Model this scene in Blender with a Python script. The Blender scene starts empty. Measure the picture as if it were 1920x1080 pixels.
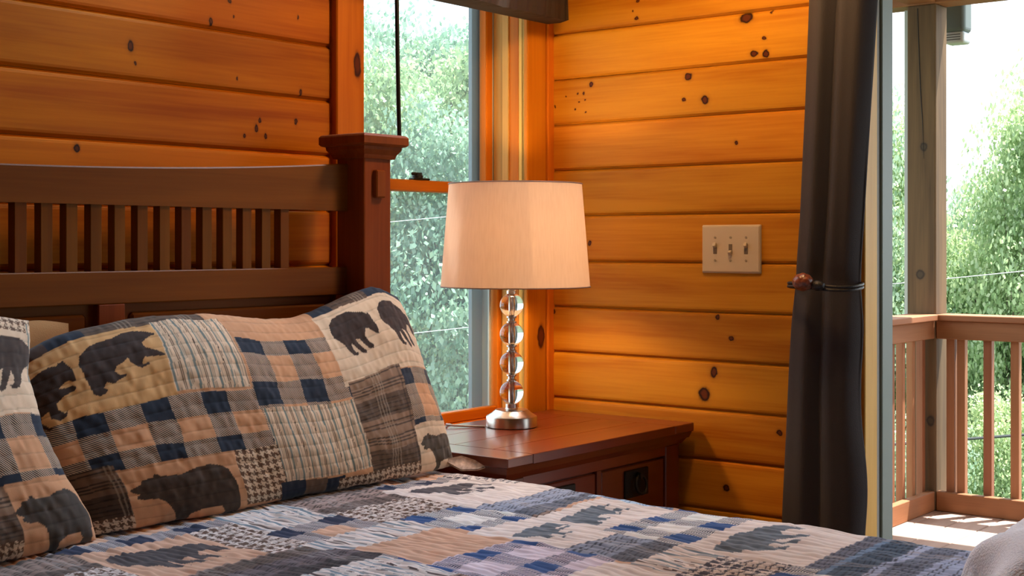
import bpy, bmesh, math, random
import numpy as np
from mathutils import Vector, Matrix

scene = bpy.context.scene
COL = scene.collection
R = math.radians

# ------------------------------------------------------------------ camera, sky, sun, exposure
CAM = Vector((-3.195, -2.394, 1.22))
HEAD = R(38.4)
cd = bpy.data.cameras.new('camera')
cam = bpy.data.objects.new('camera', cd); COL.objects.link(cam)
cam.location = CAM
cam.rotation_euler = (R(90), 0, HEAD - R(90))
cd.sensor_width = 36.0
cd.lens = 2580.0 / 1920.0 * 36.0
cd.shift_y = -(540 - 457) / 1920.0
cd.clip_start = 0.05; cd.clip_end = 400
scene.camera = cam

world = bpy.data.worlds.new('hazy_sky'); scene.world = world
world.use_nodes = True
bgn = world.node_tree.nodes['Background']
bgn.inputs[0].default_value = (0.88, 0.95, 1.0, 1)
bgn.inputs[1].default_value = 3.3

sl = bpy.data.lights.new('sun', 'SUN'); sl.energy = 19.0; sl.angle = R(0.6); sl.color = (1.0, 0.95, 0.86)
sun = bpy.data.objects.new('sun', sl); COL.objects.link(sun)
sdir = Vector((0.33, -0.175, 1.0)).normalized()          # towards the sun
sun.rotation_euler = sdir.to_track_quat('Z', 'Y').to_euler()

def area(name, loc, rot, sx, sy, energy, color, portal=False):
    l = bpy.data.lights.new(name, 'AREA'); l.shape = 'RECTANGLE'; l.size = sx; l.size_y = sy
    l.energy = energy; l.color = color
    if portal: l.cycles.is_portal = True
    o = bpy.data.objects.new(name, l); COL.objects.link(o); o.location = loc; o.rotation_euler = rot
    return o
# sky portals in the openings, cool fill added at door and invented gable window
area('portal_door', (0.16, -1.9, 1.02), (0, R(90), 0), 2.0, 1.8, 1, (1, 1, 1), True)
area('portal_window', (-0.44, 0.2, 1.35), (R(-90), 0, 0), 0.66, 1.25, 1, (1, 1, 1), True)
area('door_fill_light', (0.05, -2.33, 1.05), (0, R(90), 0), 1.9, 0.85, 4, (0.66, 0.82, 1.0))  # added cool fill beside the open door, brightens the bed
area('gable_fill_light', (0.02, -0.29, 3.12), (0, R(90), 0), 0.66, 0.42, 132, (0.44, 0.72, 1.0))  # added cool fill for the quilt, set in the invented high window

scene.view_settings.view_transform = 'Standard'
scene.view_settings.look = 'None'
scene.view_settings.exposure = 0.0
scene.view_settings.gamma = 1.0
scene.view_settings.use_curve_mapping = False
scene.cycles.use_denoising = True
scene.cycles.max_bounces = 10
scene.cycles.transparent_max_bounces = 16
scene.cycles.sample_clamp_indirect = 6.0
scene.cycles.caustics_reflective = False

# ------------------------------------------------------------------ helpers
WL = {}
def wloc(o):
    return WL.get(o.name, Vector((0, 0, 0)))

def tag(o, label=None, cat=None, group=None, kind=None):
    if label: o['label'] = label
    if cat: o['category'] = cat
    if group: o['group'] = group
    if kind: o['kind'] = kind
    return o

def link(name, data, mat=None, parent=None, loc=(0, 0, 0), rot=None, scale=None):
    o = bpy.data.objects.new(name, data); COL.objects.link(o)
    loc = Vector(loc)
    WL[o.name] = loc
    if parent is not None:
        o.parent = parent; o.location = loc - wloc(parent)
    else:
        o.location = loc
    if rot: o.rotation_euler = rot
    if scale: o.scale = scale
    if mat is not None and data is not None:
        if len(data.materials) == 0: data.materials.append(mat)
    return o

def empty(name, loc, parent=None):
    return link(name, None, None, parent, loc)

def mesh_from(verts, faces, smooth=False, name='mesh'):
    me = bpy.data.meshes.new(name)
    me.from_pydata([tuple(v) for v in verts], [], [tuple(f) for f in faces])
    if smooth:
        me.polygons.foreach_set('use_smooth', [True] * len(me.polygons))
    me.update()
    return me

def bm_mesh(bm, smooth=False, recalc=True):
    if recalc: bmesh.ops.recalc_face_normals(bm, faces=bm.faces[:])
    me = bpy.data.meshes.new('mesh'); bm.to_mesh(me); bm.free()
    if smooth: me.polygons.foreach_set('use_smooth', [True] * len(me.polygons))
    me.update(); return me

def box(x0, x1, y0, y1, z0, z1, bev=0.0, origin=(0, 0, 0), seg=1):
    ox, oy, oz = origin
    bm = bmesh.new()
    bmesh.ops.create_cube(bm, size=1.0)
    for v in bm.verts:
        v.co.x = (x0 if v.co.x < 0 else x1) - ox
        v.co.y = (y0 if v.co.y < 0 else y1) - oy
        v.co.z = (z0 if v.co.z < 0 else z1) - oz
    if bev > 0:
        bmesh.ops.bevel(bm, geom=bm.edges[:], offset=bev, segments=seg, profile=0.5, affect='EDGES')
    return bm_mesh(bm)

def add_box(name, x0, x1, y0, y1, z0, z1, mat, parent=None, bev=0.0, seg=1):
    """a box whose origin sits at its own centre"""
    c = ((x0 + x1) / 2, (y0 + y1) / 2, (z0 + z1) / 2)
    return link(name, box(x0, x1, y0, y1, z0, z1, bev, c, seg), mat, parent, c)

def lathe(profile, seg=48, smooth=True):
    """profile: list of (r, z) from bottom to top; r=0 closes"""
    verts, faces, rings = [], [], []
    for r, z in profile:
        if r <= 1e-6:
            rings.append([len(verts)]); verts.append((0, 0, z))
        else:
            rings.append(list(range(len(verts), len(verts) + seg)))
            for k in range(seg):
                a = 2 * math.pi * k / seg
                verts.append((r * math.cos(a), r * math.sin(a), z))
    for a, b in zip(rings, rings[1:]):
        for k in range(seg):
            k2 = (k + 1) % seg
            if len(a) == 1 and len(b) == 1: continue
            if len(a) == 1: faces.append((a[0], b[k2], b[k]))
            elif len(b) == 1: faces.append((a[k], a[k2], b[0]))
            else: faces.append((a[k], a[k2], b[k2], b[k]))
    me = mesh_from(verts, faces, smooth)
    bm = bmesh.new(); bm.from_mesh(me); bmesh.ops.recalc_face_normals(bm, faces=bm.faces[:]); bm.to_mesh(me); bm.free()
    if smooth:
        me.polygons.foreach_set('use_smooth', [True] * len(me.polygons))
        me.set_sharp_from_angle(angle=R(35))
    return me

def tube(points, radius, seg=10, closed=False, cap=True):
    pts = [Vector(p) for p in points]; n = len(pts)
    verts, faces = [], []
    prev = None
    for i, p in enumerate(pts):
        if closed: t = pts[(i + 1) % n] - pts[i - 1]
        else: t = pts[min(i + 1, n - 1)] - pts[max(i - 1, 0)]
        t.normalize()
        if prev is None:
            ref = Vector((0, 0, 1)) if abs(t.z) < 0.9 else Vector((1, 0, 0))
            u = t.cross(ref).normalized()
        else:
            u = (prev - t * prev.dot(t)).normalized()
        prev = u; w = t.cross(u)
        r = radius[i] if hasattr(radius, '__len__') else radius
        for k in range(seg):
            a = 2 * math.pi * k / seg
            verts.append(p + (u * math.cos(a) + w * math.sin(a)) * r)
    m = n if closed else n - 1
    for i in range(m):
        j = (i + 1) % n
        for k in range(seg):
            k2 = (k + 1) % seg
            faces.append((i * seg + k, i * seg + k2, j * seg + k2, j * seg + k))
    if cap and not closed:
        faces.append(tuple(range(seg - 1, -1, -1)))
        faces.append(tuple(range((n - 1) * seg, n * seg)))
    me = mesh_from(verts, faces, True)
    me.set_sharp_from_angle(angle=R(50))
    return me

def extrude_profile(prof, axis, a, b, smooth=False):
    """closed profile (list of (p,q)) extruded along axis 'x' (p=y,q=z) or 'y' (p=x,q=z) from a to b"""
    n = len(prof); verts = []
    for t in (a, b):
        for p, q in prof:
            verts.append((t, p, q) if axis == 'x' else (p, t, q))
    faces = [(i, (i + 1) % n, n + (i + 1) % n, n + i) for i in range(n)]
    faces.append(tuple(range(n - 1, -1, -1))); faces.append(tuple(range(n, 2 * n)))
    me = mesh_from(verts, faces)
    bm = bmesh.new(); bm.from_mesh(me); bmesh.ops.recalc_face_normals(bm, faces=bm.faces[:]); bm.to_mesh(me); bm.free()
    return me

# ---- numpy noise
def vnoise(x, y, seed=0):
    rng = np.random.RandomState(seed); G = rng.rand(256, 256)
    xi = np.floor(x).astype(int); yi = np.floor(y).astype(int)
    fx = x - xi; fy = y - yi
    fx = fx * fx * (3 - 2 * fx); fy = fy * fy * (3 - 2 * fy)
    g = lambda a, b: G[a % 256, b % 256]
    return (g(xi, yi) * (1 - fx) * (1 - fy) + g(xi + 1, yi) * fx * (1 - fy)
            + g(xi, yi + 1) * (1 - fx) * fy + g(xi + 1, yi + 1) * fx * fy) * 2 - 1

# ------------------------------------------------------------------ materials
MATS = {}
def new_mat(name):
    m = bpy.data.materials.new(name); m.use_nodes = True
    nt = m.node_tree
    for n in list(nt.nodes): nt.nodes.remove(n)
    out = nt.nodes.new('ShaderNodeOutputMaterial')
    return m, nt, out
def N(nt, t, **kw):
    n = nt.nodes.new(t)
    for k, v in kw.items(): setattr(n, k, v)
    return n
def L(nt, a, b): nt.links.new(a, b)
def principled(nt, out, color=(0.8, 0.8, 0.8), rough=0.5, metal=0.0, coat=0.0, spec=0.5):
    b = N(nt, 'ShaderNodeBsdfPrincipled')
    b.inputs['Base Color'].default_value = (*color, 1)
    b.inputs['Roughness'].default_value = rough
    b.inputs['Metallic'].default_value = metal
    b.inputs['Specular IOR Level'].default_value = spec
    b.inputs['Coat Weight'].default_value = coat
    b.inputs['Coat Roughness'].default_value = 0.15
    L(nt, b.outputs[0], out.inputs[0])
    return b
def ramp(nt, stops, interp='LINEAR'):
    r = N(nt, 'ShaderNodeValToRGB'); cr = r.color_ramp; cr.interpolation = interp
    while len(cr.elements) < len(stops): cr.elements.new(0.5)
    for e, (p, c) in zip(cr.elements, stops):
        e.position = p; e.color = (*c, 1) if len(c) == 3 else c
    return r

def plain(name, color, rough=0.5, metal=0.0, coat=0.0, bump=0.0, bscale=200.0, spec=0.5, vary=0.0):
    m, nt, out = new_mat(name)
    b = principled(nt, out, color, rough, metal, coat, spec)
    tc = N(nt, 'ShaderNodeTexCoord')
    if bump or vary:
        no = N(nt, 'ShaderNodeTexNoise'); no.inputs['Scale'].default_value = bscale; no.inputs['Detail'].default_value = 3
        L(nt, tc.outputs['Object'], no.inputs['Vector'])
    if vary:
        rp = ramp(nt, [(0.3, tuple(c * (1 - vary) for c in color)), (0.7, tuple(min(1, c * (1 + vary)) for c in color))])
        L(nt, no.outputs['Fac'], rp.inputs[0]); L(nt, rp.outputs[0], b.inputs['Base Color'])
    if bump:
        bp = N(nt, 'ShaderNodeBump'); bp.inputs['Strength'].default_value = bump; bp.inputs['Distance'].default_value = 0.002
        L(nt, no.outputs['Fac'], bp.inputs['Height']); L(nt, bp.outputs[0], b.inputs['Normal'])
    return m

def wood(name, light, dark, axis='x', rough=0.4, coat=0.0, fine=1.0, knots=(), kcol=((0.10, 0.022, 0.005), (0.026, 0.008, 0.003)),
         bump=0.15, contrast=1.0, spec=0.4, vary=0.25):
    """grain stretched along `axis` in object space; knots: (x, y, z, rx, ry, rz) in object space"""
    m, nt, out = new_mat(name)
    b = principled(nt, out, light, rough, 0, coat, spec)
    tc = N(nt, 'ShaderNodeTexCoord'); oi = N(nt, 'ShaderNodeObjectInfo')
    mul = N(nt, 'ShaderNodeVectorMath', operation='SCALE'); mul.inputs['Scale'].default_value = 37.0
    comb = N(nt, 'ShaderNodeCombineXYZ')
    for k in range(3): L(nt, oi.outputs['Random'], comb.inputs[k])
    L(nt, comb.outputs[0], mul.inputs[0])
    add = N(nt, 'ShaderNodeVectorMath', operation='ADD')
    L(nt, tc.outputs['Object'], add.inputs[0]); L(nt, mul.outputs[0], add.inputs[1])
    # knot distance first
    dmin = None
    if knots:
        kn = N(nt, 'ShaderNodeTexNoise'); kn.inputs['Scale'].default_value = 55.0; kn.inputs['Detail'].default_value = 2
        L(nt, tc.outputs['Object'], kn.inputs['Vector'])
        ks_ = N(nt, 'ShaderNodeVectorMath', operation='MULTIPLY_ADD'); L(nt, kn.outputs['Color'], ks_.inputs[0])
        ks_.inputs[1].default_value = (0.011, 0.011, 0.011); ks_.inputs[2].default_value = (-0.0055, -0.0055, -0.0055)
        kp = N(nt, 'ShaderNodeVectorMath', operation='ADD'); L(nt, tc.outputs['Object'], kp.inputs[0]); L(nt, ks_.outputs[0], kp.inputs[1])
    for (kx, ky, kz, rx, ry, rz) in knots:
        ma = N(nt, 'ShaderNodeVectorMath', operation='MULTIPLY_ADD')
        L(nt, kp.outputs[0], ma.inputs[0])
        ma.inputs[1].default_value = (1 / rx, 1 / ry, 1 / rz); ma.inputs[2].default_value = (-kx / rx, -ky / ry, -kz / rz)
        ln = N(nt, 'ShaderNodeVectorMath', operation='LENGTH'); L(nt, ma.outputs[0], ln.inputs[0])
        if dmin is None: dmin = ln.outputs['Value']
        else:
            mi = N(nt, 'ShaderNodeMath', operation='MINIMUM'); L(nt, dmin, mi.inputs[0]); L(nt, ln.outputs['Value'], mi.inputs[1]); dmin = mi.outputs[0]
    def stretched(along, across):
        mp = N(nt, 'ShaderNodeMapping')
        s = {'x': (along, across, across), 'y': (across, along, across), 'z': (across, across, along)}[axis]
        mp.inputs['Scale'].default_value = s
        L(nt, add.outputs[0], mp.inputs['Vector']); return mp
    def noise(mp, scale, detail, dist=0.0):
        n = N(nt, 'ShaderNodeTexNoise'); n.inputs['Scale'].default_value = scale; n.inputs['Detail'].default_value = detail
        n.inputs['Distortion'].default_value = dist
        L(nt, mp.outputs[0], n.inputs['Vector']); return n
    n1 = noise(stretched(1.3, 16 * fine), 1.0, 3, 0.6)
    n2 = noise(stretched(5.0, 170 * fine), 1.0, 3, 0.2)
    n3 = noise(stretched(1.5, 3.0), 1.0, 2)
    m1 = N(nt, 'ShaderNodeMath', operation='MULTIPLY_ADD'); L(nt, n2.outputs['Fac'], m1.inputs[0]); m1.inputs[1].default_value = 0.35
    L(nt, n1.outputs['Fac'], m1.inputs[2])
    mid = tuple((l * 0.55 + d * 0.45) for l, d in zip(light, dark))
    c = 0.16 / contrast
    rp = ramp(nt, [(max(0, 0.66 - 2 * c), dark), (0.66 - 0.2 * c, mid), (min(1, 0.66 + 1.6 * c), light)])
    L(nt, m1.outputs[0], rp.inputs[0])
    # board to board and broad tone variation
    hv = N(nt, 'ShaderNodeHueSaturation'); L(nt, rp.outputs[0], hv.inputs['Color'])
    vm = N(nt, 'ShaderNodeMath', operation='ADD'); L(nt, oi.outputs['Random'], vm.inputs[0]); L(nt, n3.outputs['Fac'], vm.inputs[1])
    vr = N(nt, 'ShaderNodeMapRange'); vr.inputs['From Min'].default_value = 0.2; vr.inputs['From Max'].default_value = 1.8
    vr.inputs['To Min'].default_value = 1 - vary; vr.inputs['To Max'].default_value = 1 + vary
    L(nt, vm.outputs[0], vr.inputs[0]); L(nt, vr.outputs[0], hv.inputs['Value'])
    hr = N(nt, 'ShaderNodeMapRange'); hr.inputs['To Min'].default_value = 0.498; hr.inputs['To Max'].default_value = 0.509
    fr_ = N(nt, 'ShaderNodeMath', operation='FRACT'); m7 = N(nt, 'ShaderNodeMath', operation='MULTIPLY'); m7.inputs[1].default_value = 7.31
    L(nt, oi.outputs['Random'], m7.inputs[0]); L(nt, m7.outputs[0], fr_.inputs[0]); L(nt, fr_.outputs[0], hr.inputs[0]); L(nt, hr.outputs[0], hv.inputs['Hue'])
    col = hv.outputs[0]
    if dmin is not None:
        kr = ramp(nt, [(0.0, (1, 1, 1)), (0.42, (1, 1, 1)), (0.50, (0.42, 0.42, 0.42)), (0.62, (0.14, 0.14, 0.14)), (1.0, (0, 0, 0))])
        hd = N(nt, 'ShaderNodeMath', operation='MULTIPLY'); L(nt, dmin, hd.inputs[0]); hd.inputs[1].default_value = 0.5
        L(nt, hd.outputs[0], kr.inputs[0])
        kc = ramp(nt, [(0.0, kcol[0]), (0.22, kcol[0]), (0.36, kcol[1]), (0.5, kcol[1]), (0.6, kcol[0]), (1.0, kcol[0])])
        L(nt, hd.outputs[0], kc.inputs[0])
        mx = N(nt, 'ShaderNodeMix', data_type='RGBA'); L(nt, kr.outputs[0], mx.inputs['Factor'])
        L(nt, col, mx.inputs[6]); L(nt, kc.outputs[0], mx.inputs[7]); col = mx.outputs[2]
    L(nt, col, b.inputs['Base Color'])
    if bump:
        bp = N(nt, 'ShaderNodeBump'); bp.inputs['Strength'].default_value = bump; bp.inputs['Distance'].default_value = 0.001
        L(nt, m1.outputs[0], bp.inputs['Height']); L(nt, bp.outputs[0], b.inputs['Normal'])
    return m

PINE_L, PINE_D = (0.56, 0.215, 0.014), (0.40, 0.110, 0.004)
def pine(name, axis, knots=(), **kw):
    kw.setdefault('contrast', 1.55); kw.setdefault('rough', 0.48); kw.setdefault('spec', 0.10)
    if axis == 'x': return wood(name, (0.58, 0.160, 0.004), (0.38, 0.076, 0.001), axis, knots=knots, **kw)   # the redder boards behind the bed
    return wood(name, PINE_L, PINE_D, axis, knots=knots, **kw)
M_pine_x = pine('pine_along_x', 'x'); M_pine_y = pine('pine_along_y', 'y'); M_pine_z = pine('pine_along_z', 'z')
M_casing = wood('casing_pine', (0.60, 0.175, 0.010), (0.40, 0.090, 0.004), 'z', spec=0.12, rough=0.4)
M_casing_h = wood('casing_pine_level', (0.60, 0.175, 0.010), (0.40, 0.090, 0.004), 'x', spec=0.12, rough=0.4)
M_tan = wood('pale_jamb_wood', (0.58, 0.34, 0.10), (0.44, 0.23, 0.05), 'z', spec=0.15, rough=0.45)
M_yellow = wood('yellow_jamb_wood', (0.70, 0.42, 0.10), (0.55, 0.28, 0.05), 'z', spec=0.15, rough=0.4)
M_bed = wood('mission_oak_x', (0.205, 0.064, 0.007), (0.120, 0.032, 0.003), 'x', rough=0.55, spec=0.10, fine=1.4, vary=0.1, bump=0.1)
M_bed_z = wood('mission_oak_z', (0.270, 0.064, 0.012), (0.155, 0.032, 0.006), 'z', rough=0.55, spec=0.10, fine=1.4, vary=0.1, bump=0.1)
M_slat = wood('mission_oak_slat', (0.205, 0.064, 0.007), (0.120, 0.032, 0.003), 'z', rough=0.55, spec=0.10, fine=1.4, vary=0.1, bump=0.1)
M_stand = wood('cherry_stand_x', (0.185, 0.030, 0.010), (0.105, 0.015, 0.005), 'x', rough=0.30, coat=0.45, fine=1.2, vary=0.12, bump=0.08)
M_stand_z = wood('cherry_stand_z', (0.185, 0.030, 0.010), (0.105, 0.015, 0.005), 'z', rough=0.32, coat=0.2, fine=1.2, vary=0.12, bump=0.08)
M_stand_y = wood('cherry_stand_y', (0.185, 0.030, 0.010), (0.105, 0.015, 0.005), 'y', rough=0.30, coat=0.45, fine=1.2, vary=0.12, bump=0.08)
M_rustic = wood('rough_sawn_timber', (0.040, 0.018, 0.007), (0.010, 0.005, 0.003), 'x', rough=0.8, bump=0.6, fine=0.8)
M_deck = wood('deck_planks', (0.46, 0.31, 0.26), (0.34, 0.21, 0.17), 'x', rough=0.7, bump=0.3)
M_cedar_x = wood('cedar_rail_x', (0.33, 0.130, 0.060), (0.22, 0.075, 0.030), 'x', rough=0.65, bump=0.3)
M_cedar_y = wood('cedar_rail_y', (0.33, 0.130, 0.060), (0.22, 0.075, 0.030), 'y', rough=0.65, bump=0.3)
M_cedar_z = wood('cedar_baluster', (0.33, 0.130, 0.060), (0.22, 0.075, 0.030), 'z', rough=0.65, bump=0.3)
M_postwood = wood('weathered_post', (0.17, 0.100, 0.042), (0.070, 0.038, 0.016), 'z', rough=0.75, bump=0.5, contrast=1.2,
                  kcol=((0.06, 0.04, 0.022), (0.035, 0.022, 0.013)), knots=[(-0.07, -0.012, 0.525, 0.05, 0.017, 0.022), (-0.07, 0.005, -0.075, 0.05, 0.022, 0.024), (-0.07, -0.045, -0.76, 0.05, 0.020, 0.026)])
M_nickel = plain('brushed_nickel', (0.62, 0.56, 0.50), 0.28, 1.0, bump=0.05, bscale=60)
M_black = plain('black_metal', (0.012, 0.011, 0.010), 0.45, 0.6, bump=0.2, bscale=300)
M_bronze = plain('dark_bronze', (0.022, 0.017, 0.012), 0.5, 0.7, bump=0.3, bscale=250)
M_almond = plain('almond_plastic', (0.55, 0.44, 0.30), 0.35)
M_almond_d = plain('almond_shadow_gap', (0.16, 0.11, 0.06), 0.5)
M_screw = plain('painted_screw', (0.30, 0.24, 0.16), 0.4)
M_vinyl = plain('grey_green_door_frame', (0.16, 0.21, 0.19), 0.5)
M_rubber = plain('grey_weatherstrip', (0.30, 0.30, 0.28), 0.6)
M_alu = plain('dark_screen_frame', (0.10, 0.12, 0.14), 0.4, 0.5)
M_alu_l = plain('pale_screen_track', (0.42, 0.45, 0.42), 0.4)
M_white_wire = plain('white_cord', (0.62, 0.60, 0.56), 0.5)
M_cable = plain('pale_overhead_cable', (0.5, 0.52, 0.52), 0.5)
M_cable_d = plain('dark_overhead_cable', (0.05, 0.055, 0.06), 0.5)
M_fix = plain('grey_fixture_housing', (0.09, 0.125, 0.12), 0.5)
M_fix_l = plain('pale_fixture_vent', (0.45, 0.52, 0.55), 0.4)
M_plaster = plain('exterior_siding', (0.30, 0.17, 0.08), 0.7)
M_ceil = wood('ceiling_pine', (0.40, 0.17, 0.03), (0.27, 0.10, 0.015), 'y', rough=0.5)
M_floor = wood('floor_boards', (0.20, 0.09, 0.035), (0.12, 0.05, 0.02), 'x', rough=0.4)
M_mattress = plain('mattress_ticking', (0.6, 0.58, 0.52), 0.9, bump=0.2)
M_ground = plain('forest_floor', (0.05, 0.075, 0.03), 0.9, vary=0.4, bscale=3)
M_bark = plain('tree_bark', (0.13, 0.10, 0.08), 0.9, bump=0.8, bscale=12, vary=0.3)
M_glassclear = None
def mk_pane():
    m, nt, out = new_mat('window_pane_glass')
    tr = N(nt, 'ShaderNodeBsdfTransparent'); tr.inputs[0].default_value = (0.87, 0.93, 0.955, 1)
    gl = N(nt, 'ShaderNodeBsdfGlossy'); gl.inputs['Roughness'].default_value = 0.02
    df = N(nt, 'ShaderNodeBsdfTranslucent'); df.inputs[0].default_value = (0.75, 0.88, 0.92, 1)
    lw = N(nt, 'ShaderNodeLayerWeight'); lw.inputs[0].default_value = 0.5
    pw = N(nt, 'ShaderNodeMath', operation='POWER'); L(nt, lw.outputs['Facing'], pw.inputs[0]); pw.inputs[1].default_value = 4.0
    fr = N(nt, 'ShaderNodeMath', operation='MULTIPLY_ADD'); L(nt, pw.outputs[0], fr.inputs[0]); fr.inputs[1].default_value = 0.5; fr.inputs[2].default_value = 0.03
    m1 = N(nt, 'ShaderNodeMixShader'); L(nt, fr.outputs[0], m1.inputs[0]); L(nt, tr.outputs[0], m1.inputs[1]); L(nt, gl.outputs[0], m1.inputs[2])
    m2 = N(nt, 'ShaderNodeMixShader'); m2.inputs[0].default_value = 0.055      # haze over the woods, put into the glass as a milky film
    L(nt, m1.outputs[0], m2.inputs[1]); L(nt, df.outputs[0], m2.inputs[2]); L(nt, m2.outputs[0], out.inputs[0])
    return m
M_pane = mk_pane()
def mk_crystal():
    m, nt, out = new_mat('lamp_crystal')
    g = N(nt, 'ShaderNodeBsdfGlass'); g.inputs['IOR'].default_value = 1.5; g.inputs['Roughness'].default_value = 0.0
    g.inputs[0].default_value = (0.98, 0.99, 0.99, 1)
    L(nt, g.outputs[0], out.inputs[0]); return m
M_crystal = mk_crystal()
def mk_shade():
    m, nt, out = new_mat('linen_shade')
    tc = N(nt, 'ShaderNodeTexCoord')
    mp = N(nt, 'ShaderNodeMapping'); mp.inputs['Scale'].default_value = (220, 220, 14); L(nt, tc.outputs['Object'], mp.inputs[0])
    no = N(nt, 'ShaderNodeTexNoise'); no.inputs['Scale'].default_value = 1.0; no.inputs['Detail'].default_value = 2; L(nt, mp.outputs[0], no.inputs[0])
    rp = ramp(nt, [(0.3, (0.70, 0.60, 0.54)), (0.7, (0.75, 0.65, 0.59))]); L(nt, no.outputs['Fac'], rp.inputs[0])
    df = N(nt, 'ShaderNodeBsdfDiffuse'); tl = N(nt, 'ShaderNodeBsdfTranslucent')
    L(nt, rp.outputs[0], df.inputs[0]); L(nt, rp.outputs[0], tl.inputs[0])
    mx = N(nt, 'ShaderNodeMixShader'); mx.inputs[0].default_value = 0.58
    L(nt, df.outputs[0], mx.inputs[1]); L(nt, tl.outputs[0], mx.inputs[2]); L(nt, mx.outputs[0], out.inputs[0])
    return m
M_shade = mk_shade()
def mk_bulb(name, color, strength):
    m, nt, out = new_mat(name)
    e = N(nt, 'ShaderNodeEmission'); e.inputs[0].default_value = (*color, 1); e.inputs[1].default_value = strength
    L(nt, e.outputs[0], out.inputs[0]); return m
M_bulb = mk_bulb('warm_bulb', (1.0, 0.62, 0.29), 240.0)
def mk_leaf(name, c1, c2, c3):
    m, nt, out = new_mat(name)
    ge = N(nt, 'ShaderNodeNewGeometry')
    no = N(nt, 'ShaderNodeTexNoise'); no.inputs['Scale'].default_value = 0.9; no.inputs['Detail'].default_value = 4
    L(nt, ge.outputs['Position'], no.inputs[0])
    mx = N(nt, 'ShaderNodeMath', operation='MULTIPLY_ADD'); L(nt, ge.outputs['Random Per Island'], mx.inputs[0]); mx.inputs[1].default_value = 0.5
    sb = N(nt, 'ShaderNodeMath', operation='SUBTRACT'); L(nt, no.outputs['Fac'], sb.inputs[0]); sb.inputs[1].default_value = 0.25
    L(nt, sb.outputs[0], mx.inputs[2])
    rp = ramp(nt, [(0.15, c1), (0.5, c2), (0.85, c3)]); L(nt, mx.outputs[0], rp.inputs[0])
    df = N(nt, 'ShaderNodeBsdfDiffuse'); tl = N(nt, 'ShaderNodeBsdfTranslucent'); gl = N(nt, 'ShaderNodeBsdfGlossy'); gl.inputs['Roughness'].default_value = 0.4
    L(nt, rp.outputs[0], df.inputs[0]); L(nt, rp.outputs[0], tl.inputs[0])
    a = N(nt, 'ShaderNodeMixShader'); a.inputs[0].default_value = 0.55; L(nt, df.outputs[0], a.inputs[1]); L(nt, tl.outputs[0], a.inputs[2])
    b = N(nt, 'ShaderNodeMixShader'); b.inputs[0].default_value = 0.06; L(nt, a.outputs[0], b.inputs[1]); L(nt, gl.outputs[0], b.inputs[2])
    L(nt, b.outputs[0], out.inputs[0]); return m
M_leaf = [mk_leaf('foliage_mid', (0.20, 0.30, 0.15), (0.36, 0.50, 0.25), (0.56, 0.64, 0.34)),
          mk_leaf('foliage_cool', (0.18, 0.30, 0.21), (0.33, 0.48, 0.34), (0.48, 0.60, 0.40)),
          mk_leaf('foliage_bright', (0.22, 0.35, 0.17), (0.38, 0.53, 0.27), (0.54, 0.64, 0.36))]
def mk_cloth(name, thread=(0.018, 0.020, 0.030)):
    """colour attribute 'print' plus a twill weave where attribute 'twill' says so (coordinates from attribute 'weave')"""
    m, nt, out = new_mat(name)
    b = principled(nt, out, (0.8, 0.8, 0.8), 0.85, spec=0.15)
    b.inputs['Sheen Weight'].default_value = 0.15
    at = N(nt, 'ShaderNodeAttribute', attribute_name='print')
    tw = N(nt, 'ShaderNodeAttribute', attribute_name='twill')
    wv = N(nt, 'ShaderNodeAttribute', attribute_name='weave')
    sx = N(nt, 'ShaderNodeSeparateXYZ'); L(nt, wv.outputs['Vector'], sx.inputs[0])
    ad = N(nt, 'ShaderNodeMath', operation='ADD'); L(nt, sx.outputs[0], ad.inputs[0]); L(nt, sx.outputs[1], ad.inputs[1])
    ml = N(nt, 'ShaderNodeMath', operation='MULTIPLY'); L(nt, ad.outputs[0], ml.inputs[0]); ml.inputs[1].default_value = 2 * math.pi / 0.0052
    sn = N(nt, 'ShaderNodeMath', operation='SINE'); L(nt, ml.outputs[0], sn.inputs[0])
    mr = N(nt, 'ShaderNodeMapRange'); mr.inputs['From Min'].default_value = -0.25; mr.inputs['From Max'].default_value = 0.45
    L(nt, sn.outputs[0], mr.inputs[0])
    tcm = N(nt, 'ShaderNodeMix', data_type='RGBA'); L(nt, mr.outputs[0], tcm.inputs['Factor'])
    tcm.inputs[6].default_value = (*thread, 1); L(nt, at.outputs['Color'], tcm.inputs[7])
    fm = N(nt, 'ShaderNodeMix', data_type='RGBA'); L(nt, tw.outputs['Fac'], fm.inputs['Factor'])
    L(nt, at.outputs['Color'], fm.inputs[6]); L(nt, tcm.outputs[2], fm.inputs[7])
    no = N(nt, 'ShaderNodeTexNoise'); no.inputs['Scale'].default_value = 900; no.inputs['Detail'].default_value = 2
    L(nt, wv.outputs['Vector'], no.inputs[0])
    bp = N(nt, 'ShaderNodeBump'); bp.inputs['Strength'].default_value = 0.25; bp.inputs['Distance'].default_value = 0.0015
    L(nt, no.outputs['Fac'], bp.inputs['Height']); L(nt, bp.outputs[0], b.inputs['Normal'])
    L(nt, fm.outputs[2], b.inputs['Base Color'])
    return m
M_print = mk_cloth('patchwork_print')
M_print_quilt = mk_cloth('patchwork_print_quilt', (0.022, 0.045, 0.105))  # bluer thread: cool daylight put into the twill colour
M_tancloth = plain('tan_pillowcase', (0.42, 0.22, 0.09), 0.85, bump=0.3, bscale=500, spec=0.1)
M_curtain = plain('charcoal_brown_curtain', (0.046, 0.039, 0.041), 0.75, bump=0.35, bscale=600, spec=0.25)
M_fleece = plain('pale_fleece', (0.80, 0.83, 0.90), 0.95, bump=1.0, bscale=260, spec=0.05)
M_knob = plain('carved_reddish_knob', (0.20, 0.050, 0.022), 0.35, bump=0.6, bscale=90, vary=0.5, coat=0.3)
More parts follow.
